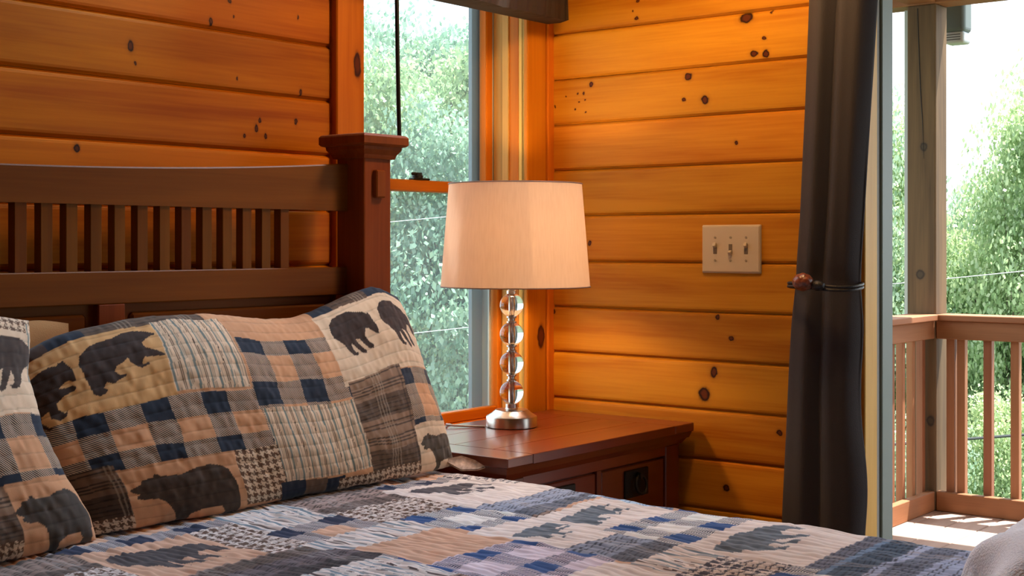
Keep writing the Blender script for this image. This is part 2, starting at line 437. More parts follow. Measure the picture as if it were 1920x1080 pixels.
M_cordblack = plain('black_braided_cord', (0.012, 0.013, 0.017), 0.4, bump=0.6, bscale=400)

# ------------------------------------------------------------------ the room shell
ZG = [0.122 + 0.1309 * k for k in range(-1, 28)]            # joints between the wall boards: 0.645, 0.776 ... 1.824
ZTOP = 3.7
T = 0.16
wall_back = link('wall_back', mesh_from(*(lambda: ([], []))()), None)      # filled below
def slab_mesh(boxes):
    verts, faces = [], []
    for (x0, x1, y0, y1, z0, z1) in boxes:
        b = len(verts)
        verts += [(x0, y0, z0), (x1, y0, z0), (x1, y1, z0), (x0, y1, z0), (x0, y0, z1), (x1, y0, z1), (x1, y1, z1), (x0, y1, z1)]
        faces += [tuple(b + i for i in f) for f in ((0, 3, 2, 1), (4, 5, 6, 7), (0, 1, 5, 4), (1, 2, 6, 5), (2, 3, 7, 6), (3, 0, 4, 7))]
    return mesh_from(verts, faces)
# window opening x -0.76..-0.119, z 0.735..2.0 ; door opening y -2.80..-0.962, z 0..2.06
WX0, WX1, WZ0, WZ1 = -0.80, -0.1075, 0.725, 2.0
DY0, DY1, DZ = -2.80, -0.962, 2.06
RX, RY = -7.6, -6.2
BD = 0.014
wall_back.data = slab_mesh([(RX, WX0, BD, T, 0, ZTOP), (WX1, T, BD, T, 0, ZTOP), (WX0, WX1, BD, T, 0, WZ0), (WX0, WX1, BD, T, WZ1, ZTOP)])
wall_back.data.materials.append(M_plaster)
tag(wall_back, 'knotty pine board wall behind the bed', kind='structure')
wall_right = link('wall_right', slab_mesh([(BD, T, DY1, BD, 0, 2.78), (BD, T, DY1, BD, 3.46, ZTOP), (BD, T, -0.06, BD, 2.78, 3.46), (BD, T, DY1, -0.52, 2.78, 3.46), (BD, T, RY, DY0, 0, ZTOP), (BD, T, DY0, DY1, DZ, ZTOP)]), M_plaster)
tag(wall_right, 'knotty pine board wall with the light switch', kind='structure')
# the other two walls
wall_left = link('wall_left', slab_mesh([(RX - T, RX, RY, T, 0, ZTOP)]), M_pine_y); tag(wall_left, 'pine wall on the far side of the bed', kind='structure')
wall_front = link('wall_front', slab_mesh([(RX - T, T, RY - T, RY, 0, ZTOP)]), M_pine_x)
tag(wall_front, 'pine wall opposite the headboard', kind='structure')
floor = link('floor', slab_mesh([(RX - T, T, RY - T, T, -0.12, 0.0)]), M_floor); tag(floor, 'wooden bedroom floor', kind='structure')
ceiling = link('ceiling', slab_mesh([(RX - T, T, RY - T, T, ZTOP, ZTOP + 0.12)]), M_ceil); tag(ceiling, 'pine board ceiling', kind='structure')

def board_profile(h, sign):
    """cross-section of one wall board, thickness BD, bevelled joints; p = depth (0 at face), q = z"""
    pr = [(BD, 0.0005), (0.0085, 0.0005), (0.0070, 0.0022), (0.0006, 0.0068), (-0.0004, 0.012), (-0.0010, h * 0.5), (-0.0004, h - 0.012), (0.0006, h - 0.0062), (0.0070, h - 0.0020), (0.0085, h - 0.0005), (BD, h - 0.0005)]
    return pr
KW2 = [(-0.304, 1.891, 0.0056), (-0.302, 1.844, 0.0056), (-0.29, 1.863, 0.0028), (-0.643, 1.809, 0.0195), (-0.696, 1.752, 0.0063), (-0.665, 1.714, 0.0112), (-0.699, 1.711, 0.0091), (-0.716, 1.818, 0.0042), (-0.467, 1.669, 0.0112), (-0.454, 1.61, 0.0056), (-0.519, 1.604, 0.0119), (-0.149, 1.672, 0.0084), (-0.123, 1.648, 0.0042), (-0.101, 1.649, 0.0028), (-0.061, 1.643, 0.0028), (-0.108, 1.623, 0.0028), (-0.127, 1.629, 0.0028), (-0.093, 1.603, 0.0028), (-0.022, 1.616, 0.0028), (-0.129, 1.594, 0.0035), (-0.612, 1.485, 0.0049), (-0.143, 1.222, 0.0056), (-0.016, 1.024, 0.0056), (-0.557, 1.026, 0.0063), (-0.599, 0.97, 0.0077), (-0.546, 0.879, 0.0119), (-0.517, 0.819, 0.0174), (-0.583, 0.576, 0.0098), (-0.739, 0.734, 0.0084)]
KW1 = [(-1.187, 1.76, 0.006), (-1.175, 1.727, 0.003), (-1.449, 1.63, 0.0108), (-1.438, 1.596, 0.0048), (-1.164, 1.59, 0.0036), (-0.974, 1.575, 0.006), (-1.098, 1.501, 0.0048), (-1.109, 1.483, 0.0072), (-1.144, 1.462, 0.0048), (-1.082, 1.466, 0.0048), (-0.988, 1.506, 0.006), (-1.578, 1.411, 0.0078), (-1.239, 1.707, 0.0072), (-0.982, 1.751, 0.003)]
def wall_boards(wall, axis, a, b, knots, z_lo=0.0, z_hi=ZTOP):
    for k in range(len(ZG) - 1):
        z0, z1 = max(ZG[k], z_lo), min(ZG[k + 1], z_hi)
        if z1 - z0 < 0.03: continue
        me = extrude_profile(board_profile(z1 - z0, 1), axis, a, b)
        ks = []
        for (u, z, r) in knots:
            if z0 < z < z1:
                asp = 0.75 + 0.6 * ((u * 91.7) % 1)
                if axis == 'x': ks.append((u, 0.0, z - z0, r * 0.8, 0.05, r * asp * 1.4))
                else: ks.append((0.0, u, z - z0, 0.05, r * 1.05, r * asp))
        m = pine('pine_board_%s_%d' % (axis, k), axis, ks) if ks else (M_pine_x if axis == 'x' else M_pine_y)
        link('board', me, m, wall, (0, 0, z0))
wall_boards(wall_back, 'x', -7.5, WX0 - 0.062, KW1)
wall_boards(wall_back, 'x', WX0 - 0.06, -0.034, [], 0.0, WZ0 - 0.05)
wall_boards(wall_back, 'x', WX0 - 0.06, -0.034, [], 2.095, ZTOP)
wall_boards(wall_right, 'y', -0.950, -0.012, KW2, 0.0, 2.75)
wall_boards(wall_right, 'y', DY0 - 0.08, -0.952, [], 2.14, ZTOP)
wall_boards(wall_right, 'y', -0.950, -0.61, [], 2.76, ZTOP)
wall_boards(wall_right, 'y', -6.1, DY0 - 0.08, [])
# corner trim, baseboards
tr1 = add_box('trim_1', -0.026, 0.006, -0.016, 0.004, 0.0, ZTOP, M_casing, None, 0.004, 2); tag(tr1, kind='structure')
bb = add_box('baseboard_right', -0.016, -0.002, -0.94, -0.02, 0.0, 0.11, M_casing_h, None, 0.003); tag(bb, kind='structure')
bb = add_box('baseboard_back', -3.5, -0.03, -0.016, -0.002, 0.0, 0.11, M_casing_h, None, 0.003); tag(bb, kind='structure')

# ------------------------------------------------------------------ window beside the bed
win = empty('window_1', (-0.44, 0.06, 0.73)); tag(win, 'double-hung window with pine casing beside the bed', kind='structure')
casing_knot = wood('casing_pine_knotty', (0.60, 0.175, 0.010), (0.40, 0.090, 0.004), 'z', spec=0.12, rough=0.4,
                   knots=[(0.022, -0.01, 0.30, 0.012, 0.05, 0.034)], kcol=((0.10, 0.02, 0.006), (0.045, 0.01, 0.005)))
add_box('casing', -0.874, -0.780, -0.020, 0.012, 0.66, 2.05, casing_knot, win, 0.003)
casing_r = wood('casing_pine_right', (0.60, 0.175, 0.010), (0.40, 0.090, 0.004), 'z', spec=0.12, rough=0.4,
                knots=[(0.02, -0.01, -0.40, 0.018, 0.05, 0.036)], kcol=((0.10, 0.02, 0.006), (0.06, 0.012, 0.005)))
add_box('casing', -0.119, -0.031, -0.012, 0.012, 0.66, 2.05, casing_r, win, 0.003)
add_box('casing', -0.874, -0.031, -0.020, 0.012, 2.0, 2.09, M_casing_h, win, 0.003)
add_box('apron', -0.874, -0.04, -0.012, 0.012, 0.63, 0.70, M_casing_h, win, 0.003)
add_box('stool', -0.80, -0.119, -0.004, 0.16, 0.700, 0.727, M_casing_h, win, 0.002)
add_box('jamb_edge', -0.119, -0.108, -0.002, 0.021, 0.727, 2.0, M_yellow, win, 0.002)
add_box('jamb', -0.119, -0.108, 0.021, 0.054, 0.727, 2.0, M_casing, win, 0.001)
add_box('jamb_stop', -0.124, -0.108, 0.054, 0.077, 0.727, 2.0, M_tan, win, 0.001)
add_box('jamb_track', -0.119, -0.108, 0.0795, 0.112, 0.727, 2.0, M_tan, win, 0.001)
add_box('jamb_outer', -0.125, -0.108, 0.115, 0.165, 0.727, 2.0, M_alu_l, win, 0.001)
add_box('jamb', -0.80, -0.790, -0.002, 0.165, 0.727, 2.0, M_casing, win, 0.001)
add_box('head_jamb', -0.79, -0.119, -0.002, 0.165, 1.985, 2.0, M_casing_h, win, 0.001)
# upper sash (outer track) and lower sash (inner track)
def sash(name, y0, y1, z0, z1, st, rl_b, rl_t):
    s = empty(name, (-0.45, (y0 + y1) / 2, z0), win)
    x0, x1 = -0.788, -0.119
    add_box('stile', x0, x0 + st, y0, y1, z0, z1, M_casing, s, 0.003)
    add_box('stile', x1 - st, x1, y0, y1, z0, z1, M_casing, s, 0.003)
    add_box('rail', x0 + st, x1 - st, y0, y1, z0, z0 + rl_b, M_casing_h, s, 0.003)
    add_box('rail', x0 + st, x1 - st, y0, y1, z1 - rl_t, z1, M_casing_h, s, 0.003)
    ym = y1 - 0.008
    add_box('pane', x0 + st - 0.004, x1 - st + 0.004, ym - 0.002, ym + 0.002, z0 + rl_b - 0.004, z1 - rl_t + 0.004, M_pane, s)
    return s
sash('upper_sash', 0.114, 0.142, 1.360, 1.985, 0.030, 0.028, 0.03)
sash('lower_sash', 0.080, 0.110, 0.727, 1.390, 0.020, 0.030, 0.030)
add_box('screen_frame', -0.170, -0.119, 0.150, 0.164, 0.727, 1.985, M_alu, win, 0.001)
add_box('screen_frame', -0.79, -0.76, 0.150, 0.164, 0.727, 1.985, M_alu, win, 0.001)
add_box('glazing_bead', -0.157, -0.149, 0.096, 0.103, 0.757, 1.360, M_alu_l, win, 0.001)
# sash lock on the meeting rail
lk = empty('sash_lock', (-0.455, 0.095, 1.390), win)
add_box('lock_base', -0.487, -0.423, 0.084, 0.106, 1.390, 1.396, M_bronze, lk, 0.002)
link('lock_cam', lathe([(0, 0), (0.014, 0), (0.015, 0.006), (0.009, 0.012), (0, 0.013)], 20), M_bronze, lk, (-0.462, 0.095, 1.396))
add_box('lock_lever', -0.490, -0.448, 0.088, 0.096, 1.403, 1.411, M_bronze, lk, 0.003)

# ------------------------------------------------------------------ patio door (its frame; the sliding panel stands pushed back)
door = empty('door_1', (0.06, (DY0 + DY1) / 2, 0)); tag(door, 'open sliding patio door onto the porch', kind='structure')
add_box('casing', -0.020, 0.012, DY1, -0.885, 0.0, 2.13, M_casing, door, 0.003)
add_box('casing', -0.020, 0.012, DY0 - 0.08, DY0, 0.0, 2.13, M_casing, door, 0.003)
add_box('casing', -0.020, 0.012, DY0, DY1, DZ, 2.13, M_casing_h, door, 0.003)
add_box('jamb', -0.006, 0.066, DY1 - 0.012, DY1, 0.0, DZ, M_yellow, door, 0.002)
add_box('weatherstrip', 0.067, 0.084, DY1 - 0.010, DY1, 0.0, DZ, M_rubber, door, 0.001)
add_box('door_frame', 0.085, 0.150, DY1 - 0.017, DY1, 0.0, DZ, M_vinyl, door, 0.002)
add_box('door_frame', 0.02, 0.150, DY0, DY0 + 0.03, 0.0, DZ, M_vinyl, door, 0.002)
add_box('head_frame', 0.02, 0.150, DY0, DY1 - 0.018, DZ - 0.03, DZ, M_vinyl, door, 0.002)
add_box('threshold', 0.0, 0.17, DY0, DY1 - 0.018, 0.0, 0.02, M_rubber, door, 0.002)
sp = empty('sliding_panel', (0.09, -2.3, 0.02), door)
add_box('stile', 0.075, 0.110, -2.77, -2.69, 0.022, 2.028, M_vinyl, sp, 0.002)
add_box('stile', 0.075, 0.110, -1.96, -1.88, 0.022, 2.028, M_vinyl, sp, 0.002)
add_box('rail', 0.075, 0.110, -2.69, -1.96, 0.022, 0.12, M_vinyl, sp, 0.002)
add_box('rail', 0.075, 0.110, -2.69, -1.96, 1.95, 2.028, M_vinyl, sp, 0.002)
add_box('pane', 0.090, 0.094, -2.70, -1.95, 0.11, 1.96, M_pane, sp)
w3 = empty('added_gable_window', (0.05, -0.29, 2.78)); tag(w3, 'added gable window above the light switch, put in for cool fill light', kind='structure')  # invented window, never in view; added to carry the cool fill
add_box('casing', -0.02, 0.012, -0.60, -0.02, 2.70, 2.78, M_casing_h, w3, 0.003)
add_box('casing', -0.02, 0.012, -0.60, -0.02, 3.46, 3.54, M_casing_h, w3, 0.003)
add_box('casing', -0.02, 0.012, -0.60, -0.52, 2.78, 3.46, M_casing, w3, 0.003)
add_box('casing', -0.02, 0.012, -0.06, -0.02, 2.78, 3.46, M_casing, w3, 0.003)
add_box('pane', 0.10, 0.105, -0.52, -0.06, 2.78, 3.46, M_pane, w3)

# ------------------------------------------------------------------ rough timber valance and shade wand
def rough_timber(x0, x1, y0, y1, z0, z1, seed):
    nx = 60
    ring = [(y0, z0), (y0, (z0 + z1) / 2), (y0, z1), (y1, z1), (y1, z0), ((y0 + y1) / 2, z0)]
    verts, faces = [], []
    rng = random.Random(seed)
    for i in range(nx + 1):
        t = i / nx
        for k, (y, z) in enumerate(ring):
            x = x0 + (x1 - x0) * t
            if i == nx: x += rng.uniform(-0.008, 0.006) - (0.045 if y < (y0 + y1) / 2 else 0.0) * 0.5
            front = y < (y0 + y1) / 2
            verts.append((x, y + (rng.uniform(-0.003, 0.003) if front else 0), z + (rng.uniform(-0.0025, 0.0025) if front else 0)))
    n = len(ring)
    for i in range(nx):
        for k in range(n):
            k2 = (k + 1) % n
            faces.append((i * n + k, i * n + k2, (i + 1) * n + k2, (i + 1) * n + k))
    faces.append(tuple(range(n))); faces.append(tuple(range(nx * n + n - 1, nx * n - 1, -1)))
    me = mesh_from(verts, faces)
    bm = bmesh.new(); bm.from_mesh(me); bmesh.ops.recalc_face_normals(bm, faces=bm.faces[:]); bm.to_mesh(me); bm.free()
    return me
o = link('window_valance', rough_timber(-1.02, -0.036, -0.105, -0.021, 1.85, 2.06, 3), M_rustic)
tag(o, 'rough dark brown timber valance across the top of the bedside window', 'valance')
o = link('shade_wand', tube([(-0.709, -0.06, 1.85), (-0.706, -0.06, 1.70), (-0.702, -0.06, 1.56), (-0.699, -0.06, 1.478)], 0.0055, 12), M_black)
tag(o, 'thin black wand hanging in front of the upper window pane', 'wand')

# ------------------------------------------------------------------ bed
BC = -1.95
bed = empty('bed', (BC, -1.2, 0)); tag(bed, 'dark mission style bed with slatted headboard', 'bed')
hb = empty('headboard', (BC, -0.13, 0), bed)
PX0, PX1 = -0.965, -0.877
def mirrored(x0, x1): return [(x0, x1), (2 * BC - x1, 2 * BC - x0)]
for (a, b) in mirrored(PX0, PX1):
    add_box('post', a, b, -0.200, -0.112, 0.0, 1.424, M_bed_z, hb, 0.004, 2)
    cx = (a + b) / 2; cy = -0.156
    prof = []
    def capring(h, z): return [(cx - h, cy - h, z), (cx + h, cy - h, z), (cx + h, cy + h, z), (cx - h, cy + h, z)]
    rings = [capring(h, z) for h, z in [(0.050, 1.414), (0.052, 1.419), (0.053, 1.423), (0.061, 1.434), (0.062, 1.441), (0.069, 1.443), (0.073, 1.447), (0.073, 1.463), (0.070, 1.467), (0.066, 1.469), (0.0, 1.477)]]
    verts = [v for r in rings for v in r]; faces = []
    for i in range(len(rings) - 1):
        for k in range(4): faces.append((i * 4 + k, i * 4 + (k + 1) % 4, (i + 1) * 4 + (k + 1) % 4, (i + 1) * 4 + k))
    faces.append((3, 2, 1, 0))
    me = mesh_from([Vector(v) - Vector((cx, cy, 1.42)) for v in verts], faces)
    link('post_cap', me, M_bed_z, hb, (cx, cy, 1.42))
    add_box('tenon', cx - 0.015, cx + 0.016, -0.212, -0.196, 1.325, 1.388, M_bed_z, hb, 0.003)
# top rail with the dipping upper edge
def top_rail():
    n = 48; verts, faces = [], []
    for i in range(n + 1):
        x = (2 * BC - PX0) + (PX0 - (2 * BC - PX0)) * i / n
        zt = 1.3636 + 0.0414 * (x - BC) ** 2
        verts += [(x, -0.147, 1.295), (x, -0.115, 1.295), (x, -0.115, zt), (x, -0.1445, zt), (x, -0.147, zt - 0.003)]
    for i in range(n):
        for k in range(5): faces.append((i * 5 + k, i * 5 + (k + 1) % 5, (i + 1) * 5 + (k + 1) % 5, (i + 1) * 5 + k))
    faces += [(4, 3, 2, 1, 0), tuple(n * 5 + k for k in range(5))]
    bm = bmesh.new(); me = mesh_from(verts, faces); bm.from_mesh(me); bmesh.ops.recalc_face_normals(bm, faces=bm.faces[:]); bm.to_mesh(me); bm.free()
    return me
link('rail', top_rail(), M_bed, hb)
add_box('rail', 2 * BC - PX0, PX0, -0.147, -0.115, 1.104, 1.167, M_bed, hb, 0.002)
add_box('rail', 2 * BC - PX0, PX0, -0.147, -0.115, 0.50, 0.70, M_bed, hb, 0.002)
sm = None
for k in range(31):
    x = -1.151 - k * 0.05327
    if sm is None: sm = box(-0.0125, 0.0125, -0.142, -0.120, 1.165, 1.297, 0.001, (0, -0.131, 1.231))
    link('slat', sm, M_slat, hb, (x, -0.131, 1.231))
for (a, b) in mirrored(-1.000, -0.965) + mirrored(-1.629, -1.568):
    add_box('stile', a, b, -0.147, -0.115, 0.70, 1.104, M_bed_z, hb, 0.002)
for (a, b) in [(-1.568, -1.000), (2 * BC + 1.629, -1.629), (2 * BC + 1.0, 2 * BC + 1.568)]:
    add_box('panel', a, b, -0.130, -0.118, 0.70, 1.104, M_bed, hb)
    add_box('panel_field', a + 0.020, b - 0.020, -0.138, -0.128, 0.72, 1.086, M_bed, hb, 0.006)
mm = add_box('mattress', -2.955, -0.945, -2.225, -0.215, 0.40, 0.690, M_mattress, bed, 0.05, 4)
add_box('box_spring', -2.945, -0.955, -2.215, -0.225, 0.20, 0.398, M_mattress, bed, 0.02, 2)
for (a, b) in mirrored(-0.950, -0.920): add_box('side_rail', a, b, -2.24, -0.20, 0.16, 0.30, M_bed, bed, 0.003)
add_box('foot_rail', -2.98, -0.92, -2.275, -2.240, 0.0, 0.30, M_bed, bed, 0.003)

# ------------------------------------------------------------------ patchwork prints
CREAM = np.array((0.68, 0.50, 0.34)); TAN = np.array((0.57, 0.29, 0.145)); NAVY = np.array((0.014, 0.020, 0.036))
BROWN = np.array((0.13, 0.075, 0.045)); BEAR = np.array((0.045, 0.026, 0.019)); GREEN = np.array((0.13, 0.16, 0.13)); DKB = np.array((0.06, 0.035, 0.025))
BEAR_WALK = [(607, 590), (630, 530), (700, 485), (760, 472), (860, 465), (930, 445), (1000, 440), (1060, 450), (1110, 475), (1140, 485), (1130, 495), (1085, 505), (1050, 522), (1020, 540), (1030, 575), (1080, 605), (1150, 655), (1140, 665), (1080, 655), (1010, 640), (995, 660), (985, 685), (1035, 680), (1030, 695), (975, 705), (945, 680), (915, 650), (905, 615), (870, 640), (820, 655), (800, 685), (820, 715), (865, 720), (860, 735), (815, 745), (770, 765), (745, 755), (725, 745), (700, 775), (720, 795), (700, 815), (660, 825), (630, 800), (620, 700), (615, 640)]
BEAR_CUB = [(200, 770), (230, 735), (300, 700), (360, 675), (430, 665), (480, 680), (490, 665), (510, 672), (525, 660), (535, 690), (555, 720), (560, 780), (555, 810), (535, 815), (510, 800), (470, 805), (440, 825), (480, 835), (530, 835), (545, 855), (520, 870), (450, 880), (400, 905), (395, 940), (430, 980), (450, 970), (440, 1000), (400, 1015), (350, 985), (340, 935), (300, 950), (290, 985), (330, 1030), (360, 1040), (330, 1055), (290, 1020), (260, 960), (240, 880), (220, 820)]
BEAR_ROAR = [(850, 490), (880, 475), (920, 460), (940, 435), (1010, 430), (1030, 410), (1055, 420), (1060, 435), (1120, 440), (1200, 450), (1290, 430), (1400, 420), (1470, 440), (1515, 480), (1535, 560), (1540, 640), (1530, 760), (1500, 830), (1420, 840), (1400, 800), (1425, 760), (1400, 720), (1270, 715), (1180, 740), (1150, 830), (1060, 840), (1050, 810), (1090, 780), (1080, 700), (1050, 620), (1000, 580), (930, 575), (880, 560), (885, 540), (910, 530), (870, 515), (855, 500)]
BEAR_AMBLE = [(497, 240), (510, 215), (550, 200), (610, 198), (660, 200), (690, 207), (740, 215), (760, 225), (775, 222), (780, 245), (793, 275), (785, 298), (765, 290), (735, 268), (720, 265), (700, 285), (712, 310), (733, 325), (725, 335), (700, 330), (680, 312), (665, 290), (640, 285), (655, 310), (668, 325), (682, 333), (675, 342), (650, 335), (625, 312), (605, 290), (600, 310), (610, 325), (628, 328), (620, 337), (590, 333), (570, 315), (555, 290), (530, 270), (505, 258)]
def inside(poly, px, py):
    r = np.zeros(px.shape, bool); n = len(poly); j = n - 1
    for i in range(n):
        xi, yi = poly[i]; xj, yj = poly[j]
        if yi != yj:
            c = ((yi > py) != (yj > py)) & (px < (xj - xi) * (py - yi) / (yj - yi) + xi); r ^= c
        j = i
    return r
def norm(poly):
    a = np.array(poly, float); mn = a.min(0); mx = a.max(0); a = (a - mn) / (mx - mn); a[:, 1] = 1 - a[:, 1]; return a
BEARS = {'walk': norm(BEAR_WALK), 'cub': norm(BEAR_CUB), 'roar': norm(BEAR_ROAR), 'amble': norm(BEAR_AMBLE)}

def cell(kind, u, v, seed=0, par=None, base=None):
    """colour (n,3) and twill (n) of one patch at u (across, metres) and v (up, metres)"""
    n = u.shape[0]; tw = np.zeros(n); par = par or {}
    mott = (vnoise(u * 60, v * 60, seed + 5) * 0.06 + vnoise(u * 14, v * 14, seed + 9) * 0.06 + 1.0)[:, None]
    if kind in ('cream', 'gold', 'tan', 'brown', 'navy', 'green', 'dark'):
        c = {'cream': CREAM, 'gold': np.array((0.62, 0.35, 0.14)), 'tan': TAN, 'brown': BROWN, 'navy': NAVY, 'green': GREEN, 'dark': DKB}[kind]
        return np.tile(c, (n, 1)) * mott, tw
    if kind == 'ging':
        pu, du, u0 = par.get('u', (0.125, 0.058, 0.0)); pv, dv, v0 = par.get('v', (0.12, 0.055, 0.0))
        cu = ((u - u0) % pu) < du; cv = ((v - v0) % pv) < dv
        c = np.tile(TAN * 1.05 if base is None else base, (n, 1)) * mott
        both = cu & cv; one = cu ^ cv
        nv = NAVY if not par.get('blue') else np.array((0.020, 0.060, 0.135))
        c[both] = nv
        c[one] = (CREAM * 0.85 if base is None else base)
        tw[one] = 1.0
        return c, tw
    if kind == 'stripe':
        c = np.tile(CREAM if base is None else base, (n, 1)) * mott
        p = par.get('p', 0.042); w = (u % p) / p
        sc = [(0.04, 0.15, (0.17, 0.20, 0.18)), (0.22, 0.25, (0.30, 0.24, 0.18)), (0.40, 0.435, (0.07, 0.04, 0.03)), (0.47, 0.505, (0.07, 0.04, 0.03)), (0.64, 0.72, (0.20, 0.22, 0.19)), (0.76, 0.79, (0.34, 0.28, 0.20)), (0.83, 0.86, (0.25, 0.21, 0.16))]
        for a, b, k in sc: c[(w > a) & (w < b)] = k
        return c, tw
    if kind == 'plaid':
        b0 = np.array(par.get('base', (0.26, 0.155, 0.095))); c = np.tile(b0, (n, 1)) * mott
        wv = (v % 0.125) / 0.125; wu = (u % 0.19) / 0.19
        dk = (wv < 0.40); c[dk] *= 0.42
        for a in (0.50, 0.56, 0.62, 0.80, 0.88): c[(wv > a) & (wv < a + 0.028)] *= 0.30
        for a in (0.05, 0.12, 0.20, 0.30): c[(wv > a) & (wv < a + 0.022)] *= 0.5
        for a in (0.34, 0.385, 0.43, 0.475): c[(wu > a) & (wu < a + 0.018)] = c[(wu > a) & (wu < a + 0.018)] * 0.6 + np.array((0.40, 0.31, 0.22)) * 0.4
        for a in (0.80, 0.86): c[(wu > a) & (wu < a + 0.03)] *= 0.6
        return c, tw
    if kind == 'hound':
        p = par.get('p', 0.0165); i = np.floor(u / p * 8).astype(int); j = np.floor(v / p * 8).astype(int)
        over = ((i + j) % 4) < 2
        dk = np.where(over, (i % 8) < 4, (j % 8) < 4)
        c = np.tile(CREAM * 0.95, (n, 1)); c[dk] = np.array((0.115, 0.055, 0.028)) if not par.get('cool') else np.array((0.06, 0.05, 0.05))
        return c * mott, tw
    raise ValueError(kind)

def paint(U, V, patches, bears, default, scale=(1.0, 1.0)):
    """U, V flat pattern coordinates; patches (u0,u1,v0,v1,kind,par,base) in those units; scale turns them to metres"""
    n = U.shape[0]; col = np.zeros((n, 3)); tw = np.zeros(n)
    col[:], tw[:] = cell(default, U * scale[0], V * scale[1], 1)
    for i, p in enumerate(patches):
        u0, u1, v0, v1, kind = p[:5]; par = p[5] if len(p) > 5 else None; base = p[6] if len(p) > 6 else None
        m = (U >= u0) & (U < u1) & (V >= v0) & (V < v1)
        if not m.any(): continue
        um = (U[m] - u0) * scale[0]; vm = (V[m] - v0) * scale[1]
        c, t = cell(kind, um, vm, 11 + i * 7, par, base)
        # later patches overwrite earlier ones; seams get no line of their own
        col[m] = c; tw[m] = t
    for (u0, u1, v0, v1, shape, flip, bc) in bears:
        x = (U - u0) / (u1 - u0); y = (V - v0) / (v1 - v0)
        if flip: x = 1 - x
        m = (x > 0) & (x < 1) & (y > 0) & (y < 1)
        idx = np.nonzero(m)[0]
        if len(idx) == 0: continue
        k = idx[inside(BEARS[shape], x[idx], y[idx])]
        nz = 1 + 0.25 * vnoise(U[k] * scale[0] * 110, V[k] * scale[1] * 110, 3)
        col[k] = np.array(bc) * nz[:, None]; tw[k] = 0
    return np.clip(col, 0, 1), tw

def grid_faces(nu, nv, off=0, flip=False):
    i, j = np.meshgrid(np.arange(nu - 1), np.arange(nv - 1), indexing='ij')
    a = i * nv + j; q = np.stack([a, a + nv, a + nv + 1, a + 1], -1).reshape(-1, 4) + off
    return q[:, ::-1] if flip else q
def np_mesh(co, quads, col=None, tw=None, wv=None, smooth=True):
    me = bpy.data.meshes.new('mesh')
    me.vertices.add(len(co)); me.vertices.foreach_set('co', co.astype(np.float32).ravel())
    nq = len(quads); me.loops.add(nq * 4); me.loops.foreach_set('vertex_index', quads.astype(np.int32).ravel())
    me.polygons.add(nq); me.polygons.foreach_set('loop_start', np.arange(0, nq * 4, 4, dtype=np.int32))
    me.update(calc_edges=True)
    me.polygons.foreach_set('use_smooth', np.ones(nq, bool))
    if col is not None:
        a = me.color_attributes.new('print', 'FLOAT_COLOR', 'POINT')
        a.data.foreach_set('color', np.concatenate([col, np.ones((len(col), 1))], 1).astype(np.float32).ravel())
        a = me.attributes.new('twill', 'FLOAT', 'POINT'); a.data.foreach_set('value', tw.astype(np.float32))
        a = me.attributes.new('weave', 'FLOAT_VECTOR', 'POINT'); a.data.foreach_set('vector', wv.astype(np.float32).ravel())
    me.validate(); me.update()
    return me

